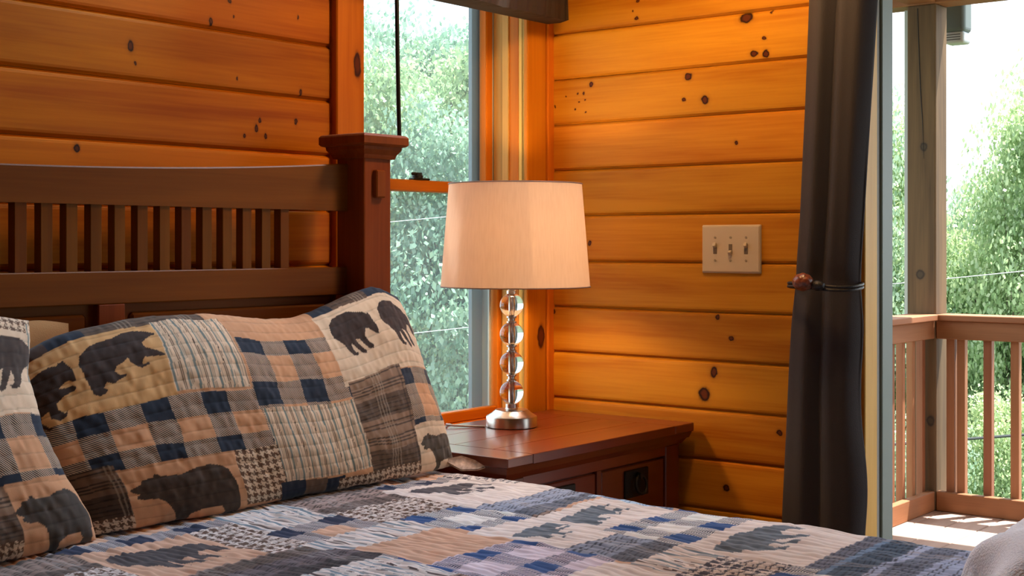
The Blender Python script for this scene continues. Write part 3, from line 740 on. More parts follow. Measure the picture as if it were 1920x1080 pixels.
# ------------------------------------------------------------------ quilt
def build_quilt():
    ZQ, RR = 0.712, 0.045
    a = np.concatenate([np.linspace(-3.42, -2.12, 66)[:-1], np.linspace(-2.12, -0.80, 540), np.linspace(-0.80, -0.40, 30)[1:]])
    b = np.concatenate([np.linspace(0.215, 0.33, 8)[:-1], np.linspace(0.33, 1.74, 560), np.linspace(1.74, 2.62, 50)[1:]])
    A, B = np.meshgrid(a, b, indexing='ij')
    xe = np.interp(B, [0.2, 0.43, 0.6, 0.95, 1.6, 2.3], [-0.840, -0.842, -0.866, -0.900, -0.922, -0.935])
    # right drop
    def fold(d, r):
        ang = np.clip(d / r, 0, math.pi / 2)
        over = np.where(d < 0, d, r * np.sin(ang)); down = np.where(d < 0, 0, r * (1 - np.cos(ang)) + np.maximum(d - r * math.pi / 2, 0))
        return over, down
    ox, dz1 = fold(A - (xe - RR), RR); X = xe - RR + ox
    xl = -2.985
    ox2, dz2 = fold((xl + RR) - A, RR); X = np.where(A < xl + RR, xl + RR - ox2, X)
    yf = 2.262
    oy, dz3 = fold(B - (yf - RR), RR); Yb = yf - RR + oy
    down = np.maximum(np.maximum(dz1, dz2), dz3)
    flat = np.clip(1 - down / 0.05, 0, 1)
    # relief: ripples of the quilting that run along the bed, soft hollows
    wob = vnoise(A * 9, B * 12, 21) * 0.010 + vnoise(A * 40, B * 16, 22) * 0.004
    ph = (A + wob) / 0.0185
    rip = np.abs(np.sin(math.pi * ph)) ** 0.6
    puck = vnoise((A + wob) * 95, B * 24, 23) * 0.6 + vnoise((A + wob) * 60, B * 50, 24) * 0.4
    H = 0.0028 * (rip - 0.5) + 0.0036 * puck
    soft = vnoise(A * 3.1, B * 3.1, 25) * 0.006 + vnoise(A * 7, B * 7, 26) * 0.003
    Z = ZQ - down + H * (0.35 + 0.65 * flat) + soft * flat
    sgn = np.where(A > -1.9, 1, -1)
    wavy = vnoise(B * 6, down * 2 + 3, 27) * 0.012 * np.clip(down / 0.15, 0, 1)
    X = X + sgn * (H * (1 - flat) + np.where((dz1 > 0) | (dz2 > 0), wavy * 0.4, 0))
    Yb = Yb + np.where(dz3 > 0, wavy, 0)
    co = np.stack([X, -Yb, Z], -1).reshape(-1, 3)
    U = A.ravel(); V = -B.ravel()                       # pattern "up" points to the headboard
    s = 1.0
    def P(u0, u1, b0, b1, kind, par=None, base=None): return (u0, u1, -b1, -b0, kind, par, base)
    CR, TN = np.array((0.74, 0.68, 0.64)), np.array((0.66, 0.48, 0.40))
    blue = {'blue': True}
    def g(cols, rows, **kw):
        d = {'u': cols, 'v': rows}; d.update(kw); return d
    rng = random.Random(5); pt = []
    kinds = ['tan', 'stripe', 'plaid', 'hound', 'cream', 'ging', 'plaid', 'tan']
    bb0 = 0.2
    while bb0 < 2.6:                                     # the patches the picture says nothing of
        h = rng.choice([0.13, 0.17, 0.2]); x = -3.5
        while x < -0.35:
            w = rng.choice([0.15, 0.19, 0.24]); k = rng.choice(kinds)
            pt.append(P(x, x + w, bb0, bb0 + h, k, blue if k == 'ging' else None)); x += w
        bb0 += h
    pt += [
        P(-1.92, -1.53, 0.33, 0.455, 'ging', g((0.12, 0.055, 0.02), (0.115, 0.05, 0.0))),
        P(-2.2, -1.885, 0.42, 0.56, 'plaid'), P(-2.2, -1.90, 0.56, 0.80, 'tan', None, TN), P(-1.98, -1.89, 0.545, 0.64, 'hound', {'p': 0.022}),
        P(-1.89, -1.665, 0.455, 0.68, 'tan'), P(-1.90, -1.60, 0.68, 0.735, 'plaid'),
        P(-1.665, -1.555, 0.45, 0.672, 'hound', {'p': 0.022}),
        P(-1.555, -1.375, 0.33, 0.552, 'stripe', {'p': 0.05}),
        P(-1.572, -1.392, 0.552, 0.668, 'ging', g((0.128, 0.052, 0.0), (0.116, 0.055, 0.061))),
        P(-1.392, -1.150, 0.33, 0.540, 'plaid', {'base': (0.34, 0.21, 0.14)}),
        P(-1.392, -1.178, 0.540, 0.668, 'hound', {'p': 0.022}),
        P(-1.150, -0.70, 0.33, 0.452, 'ging', g((0.12, 0.055, 0.0), (0.12, 0.05, 0.0))),
        P(-1.178, -0.925, 0.452, 0.700, 'cream'), P(-0.925, -0.60, 0.40, 0.60, 'hound', {'p': 0.022, 'cool': True}), P(-0.925, -0.6, 0.6, 0.70, 'cream'),
        P(-1.572, -1.345, 0.668, 0.772, 'stripe', {'p': 0.05}),
        P(-1.345, -1.170, 0.668, 0.862, 'ging', g((0.118, 0.045, 0.0), (0.136, 0.058, 0.0), blue=True), CR),
        P(-1.170, -0.915, 0.700, 0.828, 'plaid', {'base': (0.30, 0.29, 0.28)}), P(-0.915, -0.6, 0.70, 0.80, 'cream'),
        P(-1.900, -1.580, 0.735, 0.850, 'plaid', {'base': (0.12, 0.08, 0.065)}),
        P(-1.580, -1.360, 0.772, 0.948, 'tan', None, TN),
        P(-1.80, -1.585, 0.850, 1.02, 'stripe', {'p': 0.04}),
        P(-1.588, -1.360, 0.948, 1.150, 'ging', g((0.123, 0.052, 0.086), (0.116, 0.048, 0.036), blue=True), TN),
        P(-1.360, -0.945, 0.840, 1.012, 'cream'), P(-1.360, -1.20, 1.012, 1.05, 'cream'), P(-0.945, -0.6, 0.80, 1.0, 'plaid', {'base': (0.40, 0.46, 0.50)}),
        P(-1.360, -1.205, 1.050, 1.180, 'plaid', {'base': (0.24, 0.23, 0.22)}), P(-1.370, -1.205, 1.180, 1.268, 'stripe', {'p': 0.05}),
        P(-1.205, -0.880, 1.012, 1.178, 'ging', g((0.118, 0.055, 0.02), (0.118, 0.052, 0.0), blue=True), CR),
        P(-1.600, -1.365, 1.150, 1.300, 'cream'),
        P(-1.205, -0.930, 1.178, 1.405, 'cream'), P(-0.930, -0.6, 1.150, 1.420, 'hound', {'p': 0.022, 'cool': True}),
        P(-1.372, -1.205, 1.268, 1.390, 'hound', {'p': 0.022, 'cool': True}),
        P(-1.330, -1.205, 1.390, 1.46, 'ging', g((0.11, 0.05, 0.02), (0.12, 0.055, 0.02), blue=True), CR),
        P(-1.205, -0.60, 1.405, 1.438, 'plaid', {'base': (0.30, 0.28, 0.28)}),
        P(-1.240, -0.60, 1.438, 1.502, 'plaid', {'base': (0.14, 0.19, 0.22)}),
        P(-1.300, -0.60, 1.502, 1.70, 'plaid', {'base': (0.33, 0.33, 0.34)}),
    ]
    GB = (0.115, 0.120, 0.108); WB = (0.060, 0.042, 0.033)  # GB is greyer: cool daylight put into the bears' colour
    def Bq(u0, u1, b0, b1, sh, flip=False, c=GB): return (u0, u1, -b1, -b0, sh, flip, c)
    br = [Bq(-1.875, -1.675, 0.495, 0.64, 'amble', False, WB), Bq(-1.145, -0.955, 0.485, 0.61, 'amble', False, (0.075, 0.058, 0.05)),
          Bq(-1.178, -0.978, 0.872, 0.980, 'walk'), Bq(-1.348, -1.200, 0.902, 1.0, 'cub'), Bq(-1.190, -0.972, 1.215, 1.335, 'amble'),
          Bq(-1.80, -1.62, 1.05, 1.17, 'walk')]
    # a little waviness of the seams
    Uw = U + 0.004 * vnoise(V * 14, U * 6, 31); Vw = V + 0.004 * vnoise(U * 14, V * 6, 32)
    col, tw = paint(Uw, Vw, pt, br, 'tan')
    lum = col.mean(1, keepdims=True)
    col = np.clip(col * np.array((1.14, 1.40, 1.98)), 0, 0.84)          # cool daylight on the quilt, put into its print colour
    me = np_mesh(co, grid_faces(len(a), len(b), flip=True), col, tw, np.stack([U, V, 0 * U], -1))
    o = link('quilt', me, M_print_quilt)
    tag(o, 'patchwork quilt with bear silhouettes, navy gingham and houndstooth spread over the bed', 'quilt')
build_quilt()

# ------------------------------------------------------------------ pillows
def sm_interp(S, xs, zs):
    g = np.linspace(0, 1, 41)
    return np.interp(S, g, np.convolve(np.pad(np.interp(g, xs, zs), 2, mode='edge'), np.ones(5) / 5, 'valid'))
def main_sham(S, T, b):
    top = sm_interp(S, [0, .05, .10, .30, .42, .585, .69, .80, .885, .95, 1.0], [1.005, 1.038, 1.057, 1.082, 1.078, 1.055, 1.062, 1.095, 1.122, 1.122, 1.085])
    xl = -1.80 - .06 * np.sin(np.pi * .5 * np.clip(T * 1.5, 0, 1)); xr = -.828 - .034 * T
    x = xl + (xr - xl) * S
    z = .716 + (top - .716) * T; y = -.35 + .145 * T
    e = np.clip(4 * S * (1 - S), 0, 1) ** .42 * np.clip(4 * T * (1 - T), 0, 1) ** .36
    b = b * e
    return np.stack([x, y - b * .95, z + b * .30 * T], -1), e
def left_sham(S, T, b):
    top = sm_interp(S, [0, .3, .6, .85, .95, 1.0], [1.05, 1.09, 1.085, 1.100, 1.097, 1.082])
    xr = np.interp(T, [0, .12, .3, .5, .75, .9, 1], [-1.800, -1.806, -1.836, -1.862, -1.868, -1.850, -1.842]); xl = -2.80 + 0 * T
    x = xl + (xr - xl) * S
    z = .716 + (top - .716) * T; y = -.385 + .135 * T - .04 * (1 - S)
    e = np.clip(4 * S * (1 - S), 0, 1) ** .42 * np.clip(4 * T * (1 - T), 0, 1) ** .36
    b = b * e
    return np.stack([x, y - b * .95, z + b * .30 * T], -1), e
def build_sham(name, surf, ns, nt, patches, bears, default, W, H, seed, bf=.085, bb=-.065):
    s = np.linspace(0, 1, ns); t = np.linspace(0, 1, nt)
    # denser towards the edges where the surface turns
    s = 0.5 - 0.5 * np.cos(np.pi * s) if False else s
    S, Tt = np.meshgrid(s, t, indexing='ij')
    P, e = surf(S, Tt, bf)
    du = np.gradient(P, axis=0); dv = np.gradient(P, axis=1)
    nrm = np.cross(du, dv); nrm /= np.linalg.norm(nrm, axis=-1, keepdims=True) + 1e-9
    if nrm[ns // 2, nt // 2, 1] > 0: nrm = -nrm
    u = S * W; v = Tt * H
    wob = vnoise(u * 7, v * 7, seed) * 0.006
    row = np.abs(np.sin(math.pi * (v + wob) / 0.027)) ** 0.3
    puck = vnoise(u * 55, v * 30, seed + 1) * 0.5 + vnoise(u * 110, v * 60, seed + 2) * 0.35
    big = vnoise(u * 9 + v * 4, v * 9, seed + 3)
    edge = np.clip(e * 1.6, 0, 1)
    h = 0.0013 * (row - 0.6) + 0.0022 * puck + 0.0040 * big * edge + 0.004 * vnoise(u * 22, v * 8, seed + 4) * (1 - edge)
    P = P + nrm * (h * np.clip(e * 4, 0, 1))[..., None]
    co = P.reshape(-1, 3); U = S.ravel(); V = Tt.ravel()
    Uw = U + 0.004 * vnoise(V * H * 20, U * 8, seed + 5); Vw = V + 0.010 * vnoise(U * W * 16, V * 5, seed + 6)
    col, tw = paint(Uw, Vw, patches, bears, default, (W, H))
    # crease shade along the stitch rows, put into the print colour
    q = np.abs(((v + wob) / 0.027) % 1.0); st = (np.minimum(q, 1 - q) < 0.045).ravel()
    col[st] *= 0.80
    # back
    nb, mb = 60, 30
    Sb, Tb = np.meshgrid(np.linspace(0, 1, nb), np.linspace(0, 1, mb), indexing='ij')
    Pb, _ = surf(Sb, Tb, bb)
    co2 = np.concatenate([co, Pb.reshape(-1, 3)])
    colb = np.tile(TAN, (nb * mb, 1)); twb = np.zeros(nb * mb)
    wv = np.concatenate([np.stack([U * W, V * H, 0 * U], -1), np.zeros((nb * mb, 3))])
    q1 = grid_faces(ns, nt); q2 = grid_faces(nb, mb, len(co), True)
    me = np_mesh(co2, np.concatenate([q1, q2]), np.concatenate([col, colb]), np.concatenate([tw, twb]), wv)
    return link(name, me, M_print)
CB = np.array((0.66, 0.50, 0.33))
def G(cols, rows): return {'u': cols, 'v': rows}
W_, H_ = 0.97, 0.46
pt = [
    (0.0, 0.07, 0.93, 1.01, 'dark'), (0.065, 0.135, 0.93, 1.01, 'navy'), (0.135, 0.275, 0.945, 1.01, 'plaid'), (0.275, 0.42, 0.945, 1.01, 'plaid'),
    (0.40, 0.70, 0.845, 1.01, 'tan'),
    (0.0, 0.270, 0.575, 0.945, 'gold', None, None), (0.0, 0.02, 0.30, 0.575, 'tan'),
    (0.268, 0.432, 0.600, 0.955, 'stripe', {'p': 0.046}),
    (0.015, 0.445, 0.300, 0.585, 'ging', G((0.1225 * 1.0, 0.055, 0.047), (0.095, 0.046, 0.085))),
    (0.437, 0.702, 0.485, 0.845, 'ging', G((0.1225, 0.062, 0.002), (0.1205, 0.055, 0.008))),
    (0.69, 1.01, 0.950, 1.01, 'navy'), (0.75, 0.86, 0.950, 1.01, 'plaid'),
    (0.685, 1.01, 0.560, 0.950, 'cream'),
    (0.445, 0.695, 0.110, 0.490, 'stripe', {'p': 0.046}),
    (0.695, 0.866, 0.075, 0.580, 'plaid'),
    (0.866, 1.01, 0.262, 0.555, 'ging', G((0.100, 0.040, 0.0), (0.122, 0.04, 0.095))),
    (0.860, 1.01, 0.0, 0.262, 'cream'),
    (0.345, 0.450, 0.030, 0.302, 'hound'),
    (0.100, 0.345, 0.0, 0.300, 'tan'), (0.015, 0.100, 0.085, 0.330, 'plaid', {'base': (0.15, 0.085, 0.05)}), (0.0, 0.100, 0.0, 0.085, 'hound'),
    (0.435, 0.500, 0.0, 0.110, 'navy'), (0.50, 0.56, 0.0, 0.105, 'brown'), (0.56, 0.61, 0.0, 0.100, 'navy'),
    (0.595, 0.860, 0.0, 0.085, 'hound'),
]
DB = (0.040, 0.021, 0.014)
br = [(0.100, 0.268, 0.660, 0.925, 'walk', False, DB), (-0.008, 0.088, 0.570, 0.875, 'cub', False, DB),
      (0.705, 0.838, 0.690, 0.920, 'amble', False, DB), (0.858, 0.988, 0.660, 0.910, 'amble', False, DB),
      (0.868, 0.998, 0.0, 0.200, 'roar', False, (0.075, 0.055, 0.038)), (0.105, 0.330, -0.03, 0.255, 'roar', False, (0.058, 0.036, 0.024))]
o = build_sham('pillow_sham', main_sham, 560, 250, pt, br, 'tan', W_, H_, 40)
tag(o, 'large quilted pillow sham printed with walking bears, leaning on the headboard by the window', 'pillow', 'bear print pillow shams')
# the ear of the lower corner
ear = [(-0.868, -0.352, 0.735), (-0.842, -0.385, 0.744), (-0.832, -0.415, 0.736), (-0.829, -0.442, 0.724), (-0.842, -0.432, 0.719), (-0.862, -0.400, 0.717)]
ev = ear + [tuple(Vector(p) - Vector((0, 0, 0.004))) for p in ear]
me = mesh_from(ev, [(0, 1, 2, 3, 4, 5), (11, 10, 9, 8, 7, 6)] + [(k, (k + 1) % 6, 6 + (k + 1) % 6, 6 + k) for k in range(6)], True)
link('corner_ear', me, plain('sham_corner_cloth', (0.42, 0.29, 0.22), 0.85, bump=0.5, bscale=120, vary=0.3, spec=0.1), o)
pt2 = [p for p in pt if p[0] < 0.70] + [
    (0.70, 1.01, 0.925, 1.01, 'hound'), (0.70, 1.01, 0.57, 0.925, 'cream'), (0.985, 1.01, 0.72, 0.97, 'stripe', {'p': 0.05}),
    (0.70, 1.01, 0.305, 0.57, 'ging', G((0.1225, 0.05, 0.013), (0.105, 0.042, 0.078))),
    (0.845, 1.01, 0.0, 0.305, 'tan'), (0.70, 0.845, 0.09, 0.305, 'plaid'), (0.70, 0.835, 0.0, 0.09, 'hound')]
br2 = [br[0], br[1], br[5]] + [(0.84, 0.998, 0.66, 0.895, 'amble', True, (0.055, 0.034, 0.024)), (0.845, 0.992, -0.02, 0.250, 'roar', False, (0.060, 0.045, 0.034))]
o = build_sham('pillow_sham', left_sham, 420, 200, pt2, br2, 'tan', 1.0, H_, 60)
tag(o, 'bear print pillow sham at the left edge, in front of the other pillows', 'pillow', 'bear print pillow shams')
def tan_pillow(S, T, b):
    top = sm_interp(S, [0, .2, .5, .80, .93, 1.0], [1.04, 1.07, 1.06, 1.075, 1.086, 1.070])
    x = -2.42 + .70 * S; z = .73 + (top - .73) * T; y = -.205 + .02 * T
    e = np.clip(4 * S * (1 - S), 0, 1) ** .5 * np.clip(4 * T * (1 - T), 0, 1) ** .5
    return np.stack([x, y - b * e, z], -1), e
Sb, Tb = np.meshgrid(np.linspace(0, 1, 60), np.linspace(0, 1, 40), indexing='ij')
Pf, _ = tan_pillow(Sb, Tb, 0.035); Pk, _ = tan_pillow(Sb, Tb, -0.03)
me = np_mesh(np.concatenate([Pf.reshape(-1, 3), Pk.reshape(-1, 3)]), np.concatenate([grid_faces(60, 40), grid_faces(60, 40, 2400, True)]))
o = link('pillow', me, M_tancloth)
tag(o, 'plain tan pillow peeking out behind the two bear print shams', 'pillow')

# ------------------------------------------------------------------ pale throw at the foot
def build_throw():
    n, m = 90, 80
    s = np.linspace(-1, 1, n); t = np.linspace(-1, 1, m); S, Tt = np.meshgrid(s, t, indexing='ij')
    r = (np.abs(S) ** 3 + np.abs(Tt) ** 3) ** (1 / 3)
    h = np.clip(1 - r ** 4, 0, 1) ** 0.5
    x = -1.075 + 0.25 * S + 0.02 * vnoise(S * 3, Tt * 3, 71); y = -1.955 + 0.30 * Tt + 0.03 * vnoise(S * 3 + 9, Tt * 3, 72)
    z = 0.716 + h * (0.105 + 0.02 * vnoise(S * 2.5, Tt * 2.5, 73) + 0.012 * np.sin(S * 9 + 2 * vnoise(S * 2, Tt * 2, 76))) + 0.0022 * vnoise(S * 60, Tt * 60, 74) * h
    top = np.stack([x, y, z], -1).reshape(-1, 3); bot = np.stack([x, y, 0 * z + 0.713], -1).reshape(-1, 3)
    me = np_mesh(np.concatenate([top, bot]), np.concatenate([grid_faces(n, m), grid_faces(n, m, n * m, True)]))
    o = link('throw_blanket', me, M_fleece)
    tag(o, 'pale fuzzy throw blanket bunched near the foot of the bed', 'blanket')
build_throw()

# ------------------------------------------------------------------ nightstand
NS = empty('nightstand', (-0.42, -0.25, 0)); tag(NS, 'reddish cherry nightstand with square drawer pulls between bed and wall', 'nightstand')
NX0, NX1, NY0, NY1 = -0.818, -0.020, -0.497, -0.022
tp = empty('top', (-0.42, -0.25, 0.72), NS)
# breadboard top: five boards between two cross boards
add_box('top_board', NX0, NX0 + 0.095, NY0, NY1, 0.721, 0.744, M_stand_y, tp, 0.003, 2)
add_box('top_board', NX1 - 0.095, NX1, NY0, NY1, 0.721, 0.744, M_stand_y, tp, 0.003, 2)
for k in range(4):
    y0 = NY0 + (NY1 - NY0) * k / 4; y1 = NY0 + (NY1 - NY0) * (k + 1) / 4
    add_box('top_board', NX0 + 0.0955, NX1 - 0.0955, y0 + 0.0002, y1 - 0.0002, 0.721, 0.744, M_stand, tp, 0.0012)
# moulding under the top, stepping in
def moulding(z0, z1, ins0, ins1):
    r0 = [(NX0 + ins0, NY0 + ins0), (NX1 - ins0, NY0 + ins0), (NX1 - ins0, NY1), (NX0 + ins0, NY1)]
    r1 = [(NX0 + ins1, NY0 + ins1), (NX1 - ins1, NY0 + ins1), (NX1 - ins1, NY1), (NX0 + ins1, NY1)]
    v = [(x, y, z0) for x, y in r0] + [(x, y, z1) for x, y in r1]
    return mesh_from(v, [(3, 2, 1, 0), (4, 5, 6, 7)] + [(k, (k + 1) % 4, 4 + (k + 1) % 4, 4 + k) for k in range(4)])
link('moulding', moulding(0.705, 0.7205, 0.010, 0.004), M_stand, NS)
link('moulding', moulding(0.690, 0.7045, 0.024, 0.014), M_stand, NS)
FY = -0.470
add_box('body', -0.788, -0.052, -0.455, -0.025, 0.10, 0.690, M_stand_z, NS, 0.002)
for (a, b) in ((-0.792, -0.724), (-0.118, -0.052)):
    add_box('leg', a, b, FY, -0.405, 0.0, 0.690, M_stand_z, NS, 0.003)
    add_box('leg', a, b, -0.085, -0.023, 0.0, 0.10, M_stand_z, NS, 0.003)
add_box('rail', -0.724, -0.118, FY + 0.002, -0.452, 0.664, 0.690, M_stand, NS, 0.001)
add_box('stile', -0.430, -0.412, FY + 0.002, -0.452, 0.48, 0.664, M_stand_z, NS, 0.001)
def drawer(x0, x1, z0, z1, pulls):
    d = empty('drawer', ((x0 + x1) / 2, FY, z0), NS)
    add_box('drawer_front', x0 + 0.004, x1 - 0.004, FY + 0.004, -0.450, z0 + 0.003, z1 - 0.005, M_stand, d, 0.003)
    for cx in pulls:
        zc = (0.578 + 0.647) / 2 if z0 > 0.4 else (z0 + z1) / 2
        add_box('pull_plate', cx - 0.053, cx + 0.053, FY - 0.002, FY + 0.005, zc - 0.035, zc + 0.035, M_bronze, d, 0.002)
        ring = [(cx + 0.024 * math.cos(2 * math.pi * k / 24), FY - 0.010 - 0.004 * (1 - math.sin(2 * math.pi * k / 24)), zc - 0.003 + 0.023 * math.sin(2 * math.pi * k / 24)) for k in range(24)]
        link('pull_ring', tube([Vector(p) for p in ring], 0.0036, 8, closed=True), M_bronze, d)
        link('pull_boss', tube([(cx, FY - 0.001, zc + 0.020), (cx, FY - 0.016, zc + 0.020)], 0.008, 12), M_bronze, d)
drawer(-0.724, -0.430, 0.48, 0.664, [-0.577]); drawer(-0.412, -0.118, 0.48, 0.664, [-0.257])
add_box('rail', -0.724, -0.118, FY + 0.002, -0.452, 0.455, 0.48, M_stand, NS, 0.001)
drawer(-0.724, -0.118, 0.28, 0.455, [-0.577, -0.257]); add_box('rail', -0.724, -0.118, FY + 0.002, -0.452, 0.255, 0.28, M_stand, NS, 0.001)
drawer(-0.724, -0.118, 0.10, 0.255, [-0.577, -0.257])

# ------------------------------------------------------------------ table lamp
LX, LY, LZ = -0.388, -0.168, 0.744
lamp = empty('table_lamp', (LX, LY, LZ)); tag(lamp, 'lit table lamp with stacked glass balls and linen drum shade on the nightstand', 'lamp')
link('base', lathe([(0, 0), (0.064, 0), (0.0665, 0.002), (0.0665, 0.026), (0.065, 0.0285), (0.0635, 0.029), (0.052, 0.036), (0.046, 0.0415), (0.043, 0.0435), (0.0425, 0.045), (0.017, 0.047), (0.0155, 0.049), (0.0155, 0.060), (0, 0.060)], 64), M_nickel, lamp, (LX, LY, LZ))
zc = [0.8335, 0.9095, 0.9850, 1.0605]
link('stem', tube([(LX, LY, 0.79), (LX, LY, 1.10)], 0.0055, 16), M_nickel, lamp)
gm = lathe([(0, -0.031)] + [(0.031 * math.sin(math.pi * k / 28), -0.031 * math.cos(math.pi * k / 28)) for k in range(1, 28)] + [(0, 0.031)], 48)
gm.polygons.foreach_set('use_smooth', [True] * len(gm.polygons))
cm = lathe([(0.0, -0.0085), (0.013, -0.0085), (0.013, -0.005), (0.0095, -0.003), (0.0095, 0.003), (0.013, 0.005), (0.013, 0.0085), (0, 0.0085)], 32)
for i, z in enumerate(zc):
    link('glass_ball', gm, M_crystal, lamp, (LX, LY, z))
    if i < 3: link('collar', cm, M_nickel, lamp, (LX, LY, (z + zc[i + 1]) / 2))
link('neck', lathe([(0, 1.090), (0.013, 1.090), (0.013, 1.098), (0.0095, 1.100), (0.0095, 1.108), (0.015, 1.110), (0.015, 1.150), (0.012, 1.152), (0, 1.152)], 28), M_nickel, lamp, (LX, LY, 0))
bulb = link('bulb', lathe([(0, -0.050), (0.012, -0.050), (0.013, -0.030), (0.022, -0.012), (0.029, 0.008), (0.029, 0.022), (0.021, 0.040), (0.010, 0.048), (0, 0.050)], 28), M_bulb, lamp, (LX, LY, 1.232))
zb, zt, rb, rt_ = 1.108, 1.376, 0.1945, 0.1735
shade = link('shade', lathe([(rb - 0.0012, zb), (rb, zb), (rb, zb + 0.003), (rt_, zt - 0.003), (rt_, zt), (rt_ - 0.0012, zt), (rt_ - 0.0012, zt - 0.003), (rb - 0.0012, zb + 0.003), (rb - 0.0012, zb)], 96), M_shade, lamp, (LX + 0.008, LY - 0.006, 0))
trim_m = plain('shade_rim_tape', (0.30, 0.22, 0.20), 0.8)
for z, r in ((zb + 0.0005, rb + 0.0005), (zt - 0.0005, rt_ + 0.0005)):
    link('shade_rim', tube([(r * math.cos(2 * math.pi * k / 96), r * math.sin(2 * math.pi * k / 96), z) for k in range(96)], 0.0017, 6, closed=True), trim_m, lamp, (LX + 0.008, LY - 0.006, 0))
hp = [(0.012, 0, 1.148), (0.034, 0, 1.160), (0.052, 0, 1.20), (0.052, 0, 1.27), (0.034, 0, 1.335), (0.0, 0, 1.350), (-0.034, 0, 1.335), (-0.052, 0, 1.27), (-0.052, 0, 1.20), (-0.034, 0, 1.160), (-0.012, 0, 1.148)]
link('harp', tube(hp, 0.0018, 8), M_nickel, lamp, (LX, LY, 0))
for k in range(3):
    a = 2 * math.pi * k / 3 + 0.4
    link('spider_arm', tube([(0, 0, 1.352), (0.166 * math.cos(a), 0.166 * math.sin(a), 1.3735)], 0.0016, 6), M_nickel, lamp, (LX + 0.004, LY - 0.003, 0))
link('finial', lathe([(0, 1.352), (0.006, 1.352), (0.004, 1.358), (0.007, 1.363), (0, 1.370)], 16), M_nickel, lamp, (LX, LY, 0))
link('power_cord', tube([(-0.445, -0.125, 0.7465), (-0.47, -0.095, 0.7475), (-0.500, -0.065, 0.750), (-0.505, -0.045, 0.752), (-0.49, -0.032, 0.7475), (-0.47, -0.0255, 0.7465), (-0.45, -0.019, 0.742), (-0.445, -0.0185, 0.66)], 0.0026, 8), M_white_wire, lamp)

# ------------------------------------------------------------------ added pendant lamp, unseen warm fill over the corner
PXL, PYL, PZL = -0.55, -0.75, 2.13
cl = empty('added_pendant_lamp', (PXL, PYL, ZTOP)); tag(cl, 'added glass pendant lamp above the frame, warm fill for the bed corner', 'lamp')
link('canopy', lathe([(0, ZTOP - 0.03), (0.05, ZTOP - 0.03), (0.06, ZTOP - 0.015), (0.06, ZTOP - 0.001), (0, ZTOP - 0.001)], 32), M_nickel, cl, (PXL, PYL, 0))
link('cord', tube([(PXL, PYL, ZTOP - 0.03), (PXL, PYL, PZL + 0.12)], 0.004, 8), M_black, cl)
link('holder', lathe([(0, 0.085), (0.03, 0.085), (0.035, 0.095), (0.025, 0.125), (0, 0.125)], 24), M_nickel, cl, (PXL, PYL, PZL))
link('globe', lathe([(0, -0.09)] + [(0.09 * math.sin(math.pi * k / 20), -0.09 * math.cos(math.pi * k / 20)) for k in range(1, 20)] + [(0, 0.09)], 32), mk_bulb('warm_globe', (1.0, 0.60, 0.26), 80.0), cl, (PXL, PYL, PZL))

# ------------------------------------------------------------------ light switch
SW = empty('light_switch', (0, -0.6, 1.206)); tag(SW, 'almond three-gang toggle switch plate on the pine wall', 'switch')
def plate():
    bm = bmesh.new(); bmesh.ops.create_cube(bm, size=1)
    for v in bm.verts:
        front = v.co.x < 0
        v.co.x = -0.0085 if front else -0.0016
        k = 0.0045 if front else 0
        v.co.y = math.copysign(0.0885 - k, v.co.y); v.co.z = math.copysign(0.0645 - k, v.co.z)
    bmesh.ops.bevel(bm, geom=bm.edges[:], offset=0.0015, segments=2, affect='EDGES')
    return bm_mesh(bm)
link('plate', plate(), M_almond, SW, (0, -0.6, 1.206))
for i, dy in enumerate((0.046, 0.0, -0.046)):
    upw = 1 if i == 1 else -1
    y = -0.6 + dy
    add_box('toggle_slot', -0.0092, -0.006, y - 0.0055, y + 0.0055, 1.206 - 0.013, 1.206 + 0.013, M_almond_d, SW, 0.0005)
    tg = box(-0.017, -0.006, -0.0045, 0.0045, -0.0055, 0.0055, 0.001)
    link('toggle', tg, M_almond, SW, (-0.001, y, 1.206 - upw * 0.005), (0, R(28) * -upw, 0))
    for dz in (0.0302, -0.0302):
        link('screw', tube([(-0.0080, y, 1.206 + dz), (-0.0097, y, 1.206 + dz)], 0.0032, 12), M_screw, SW)

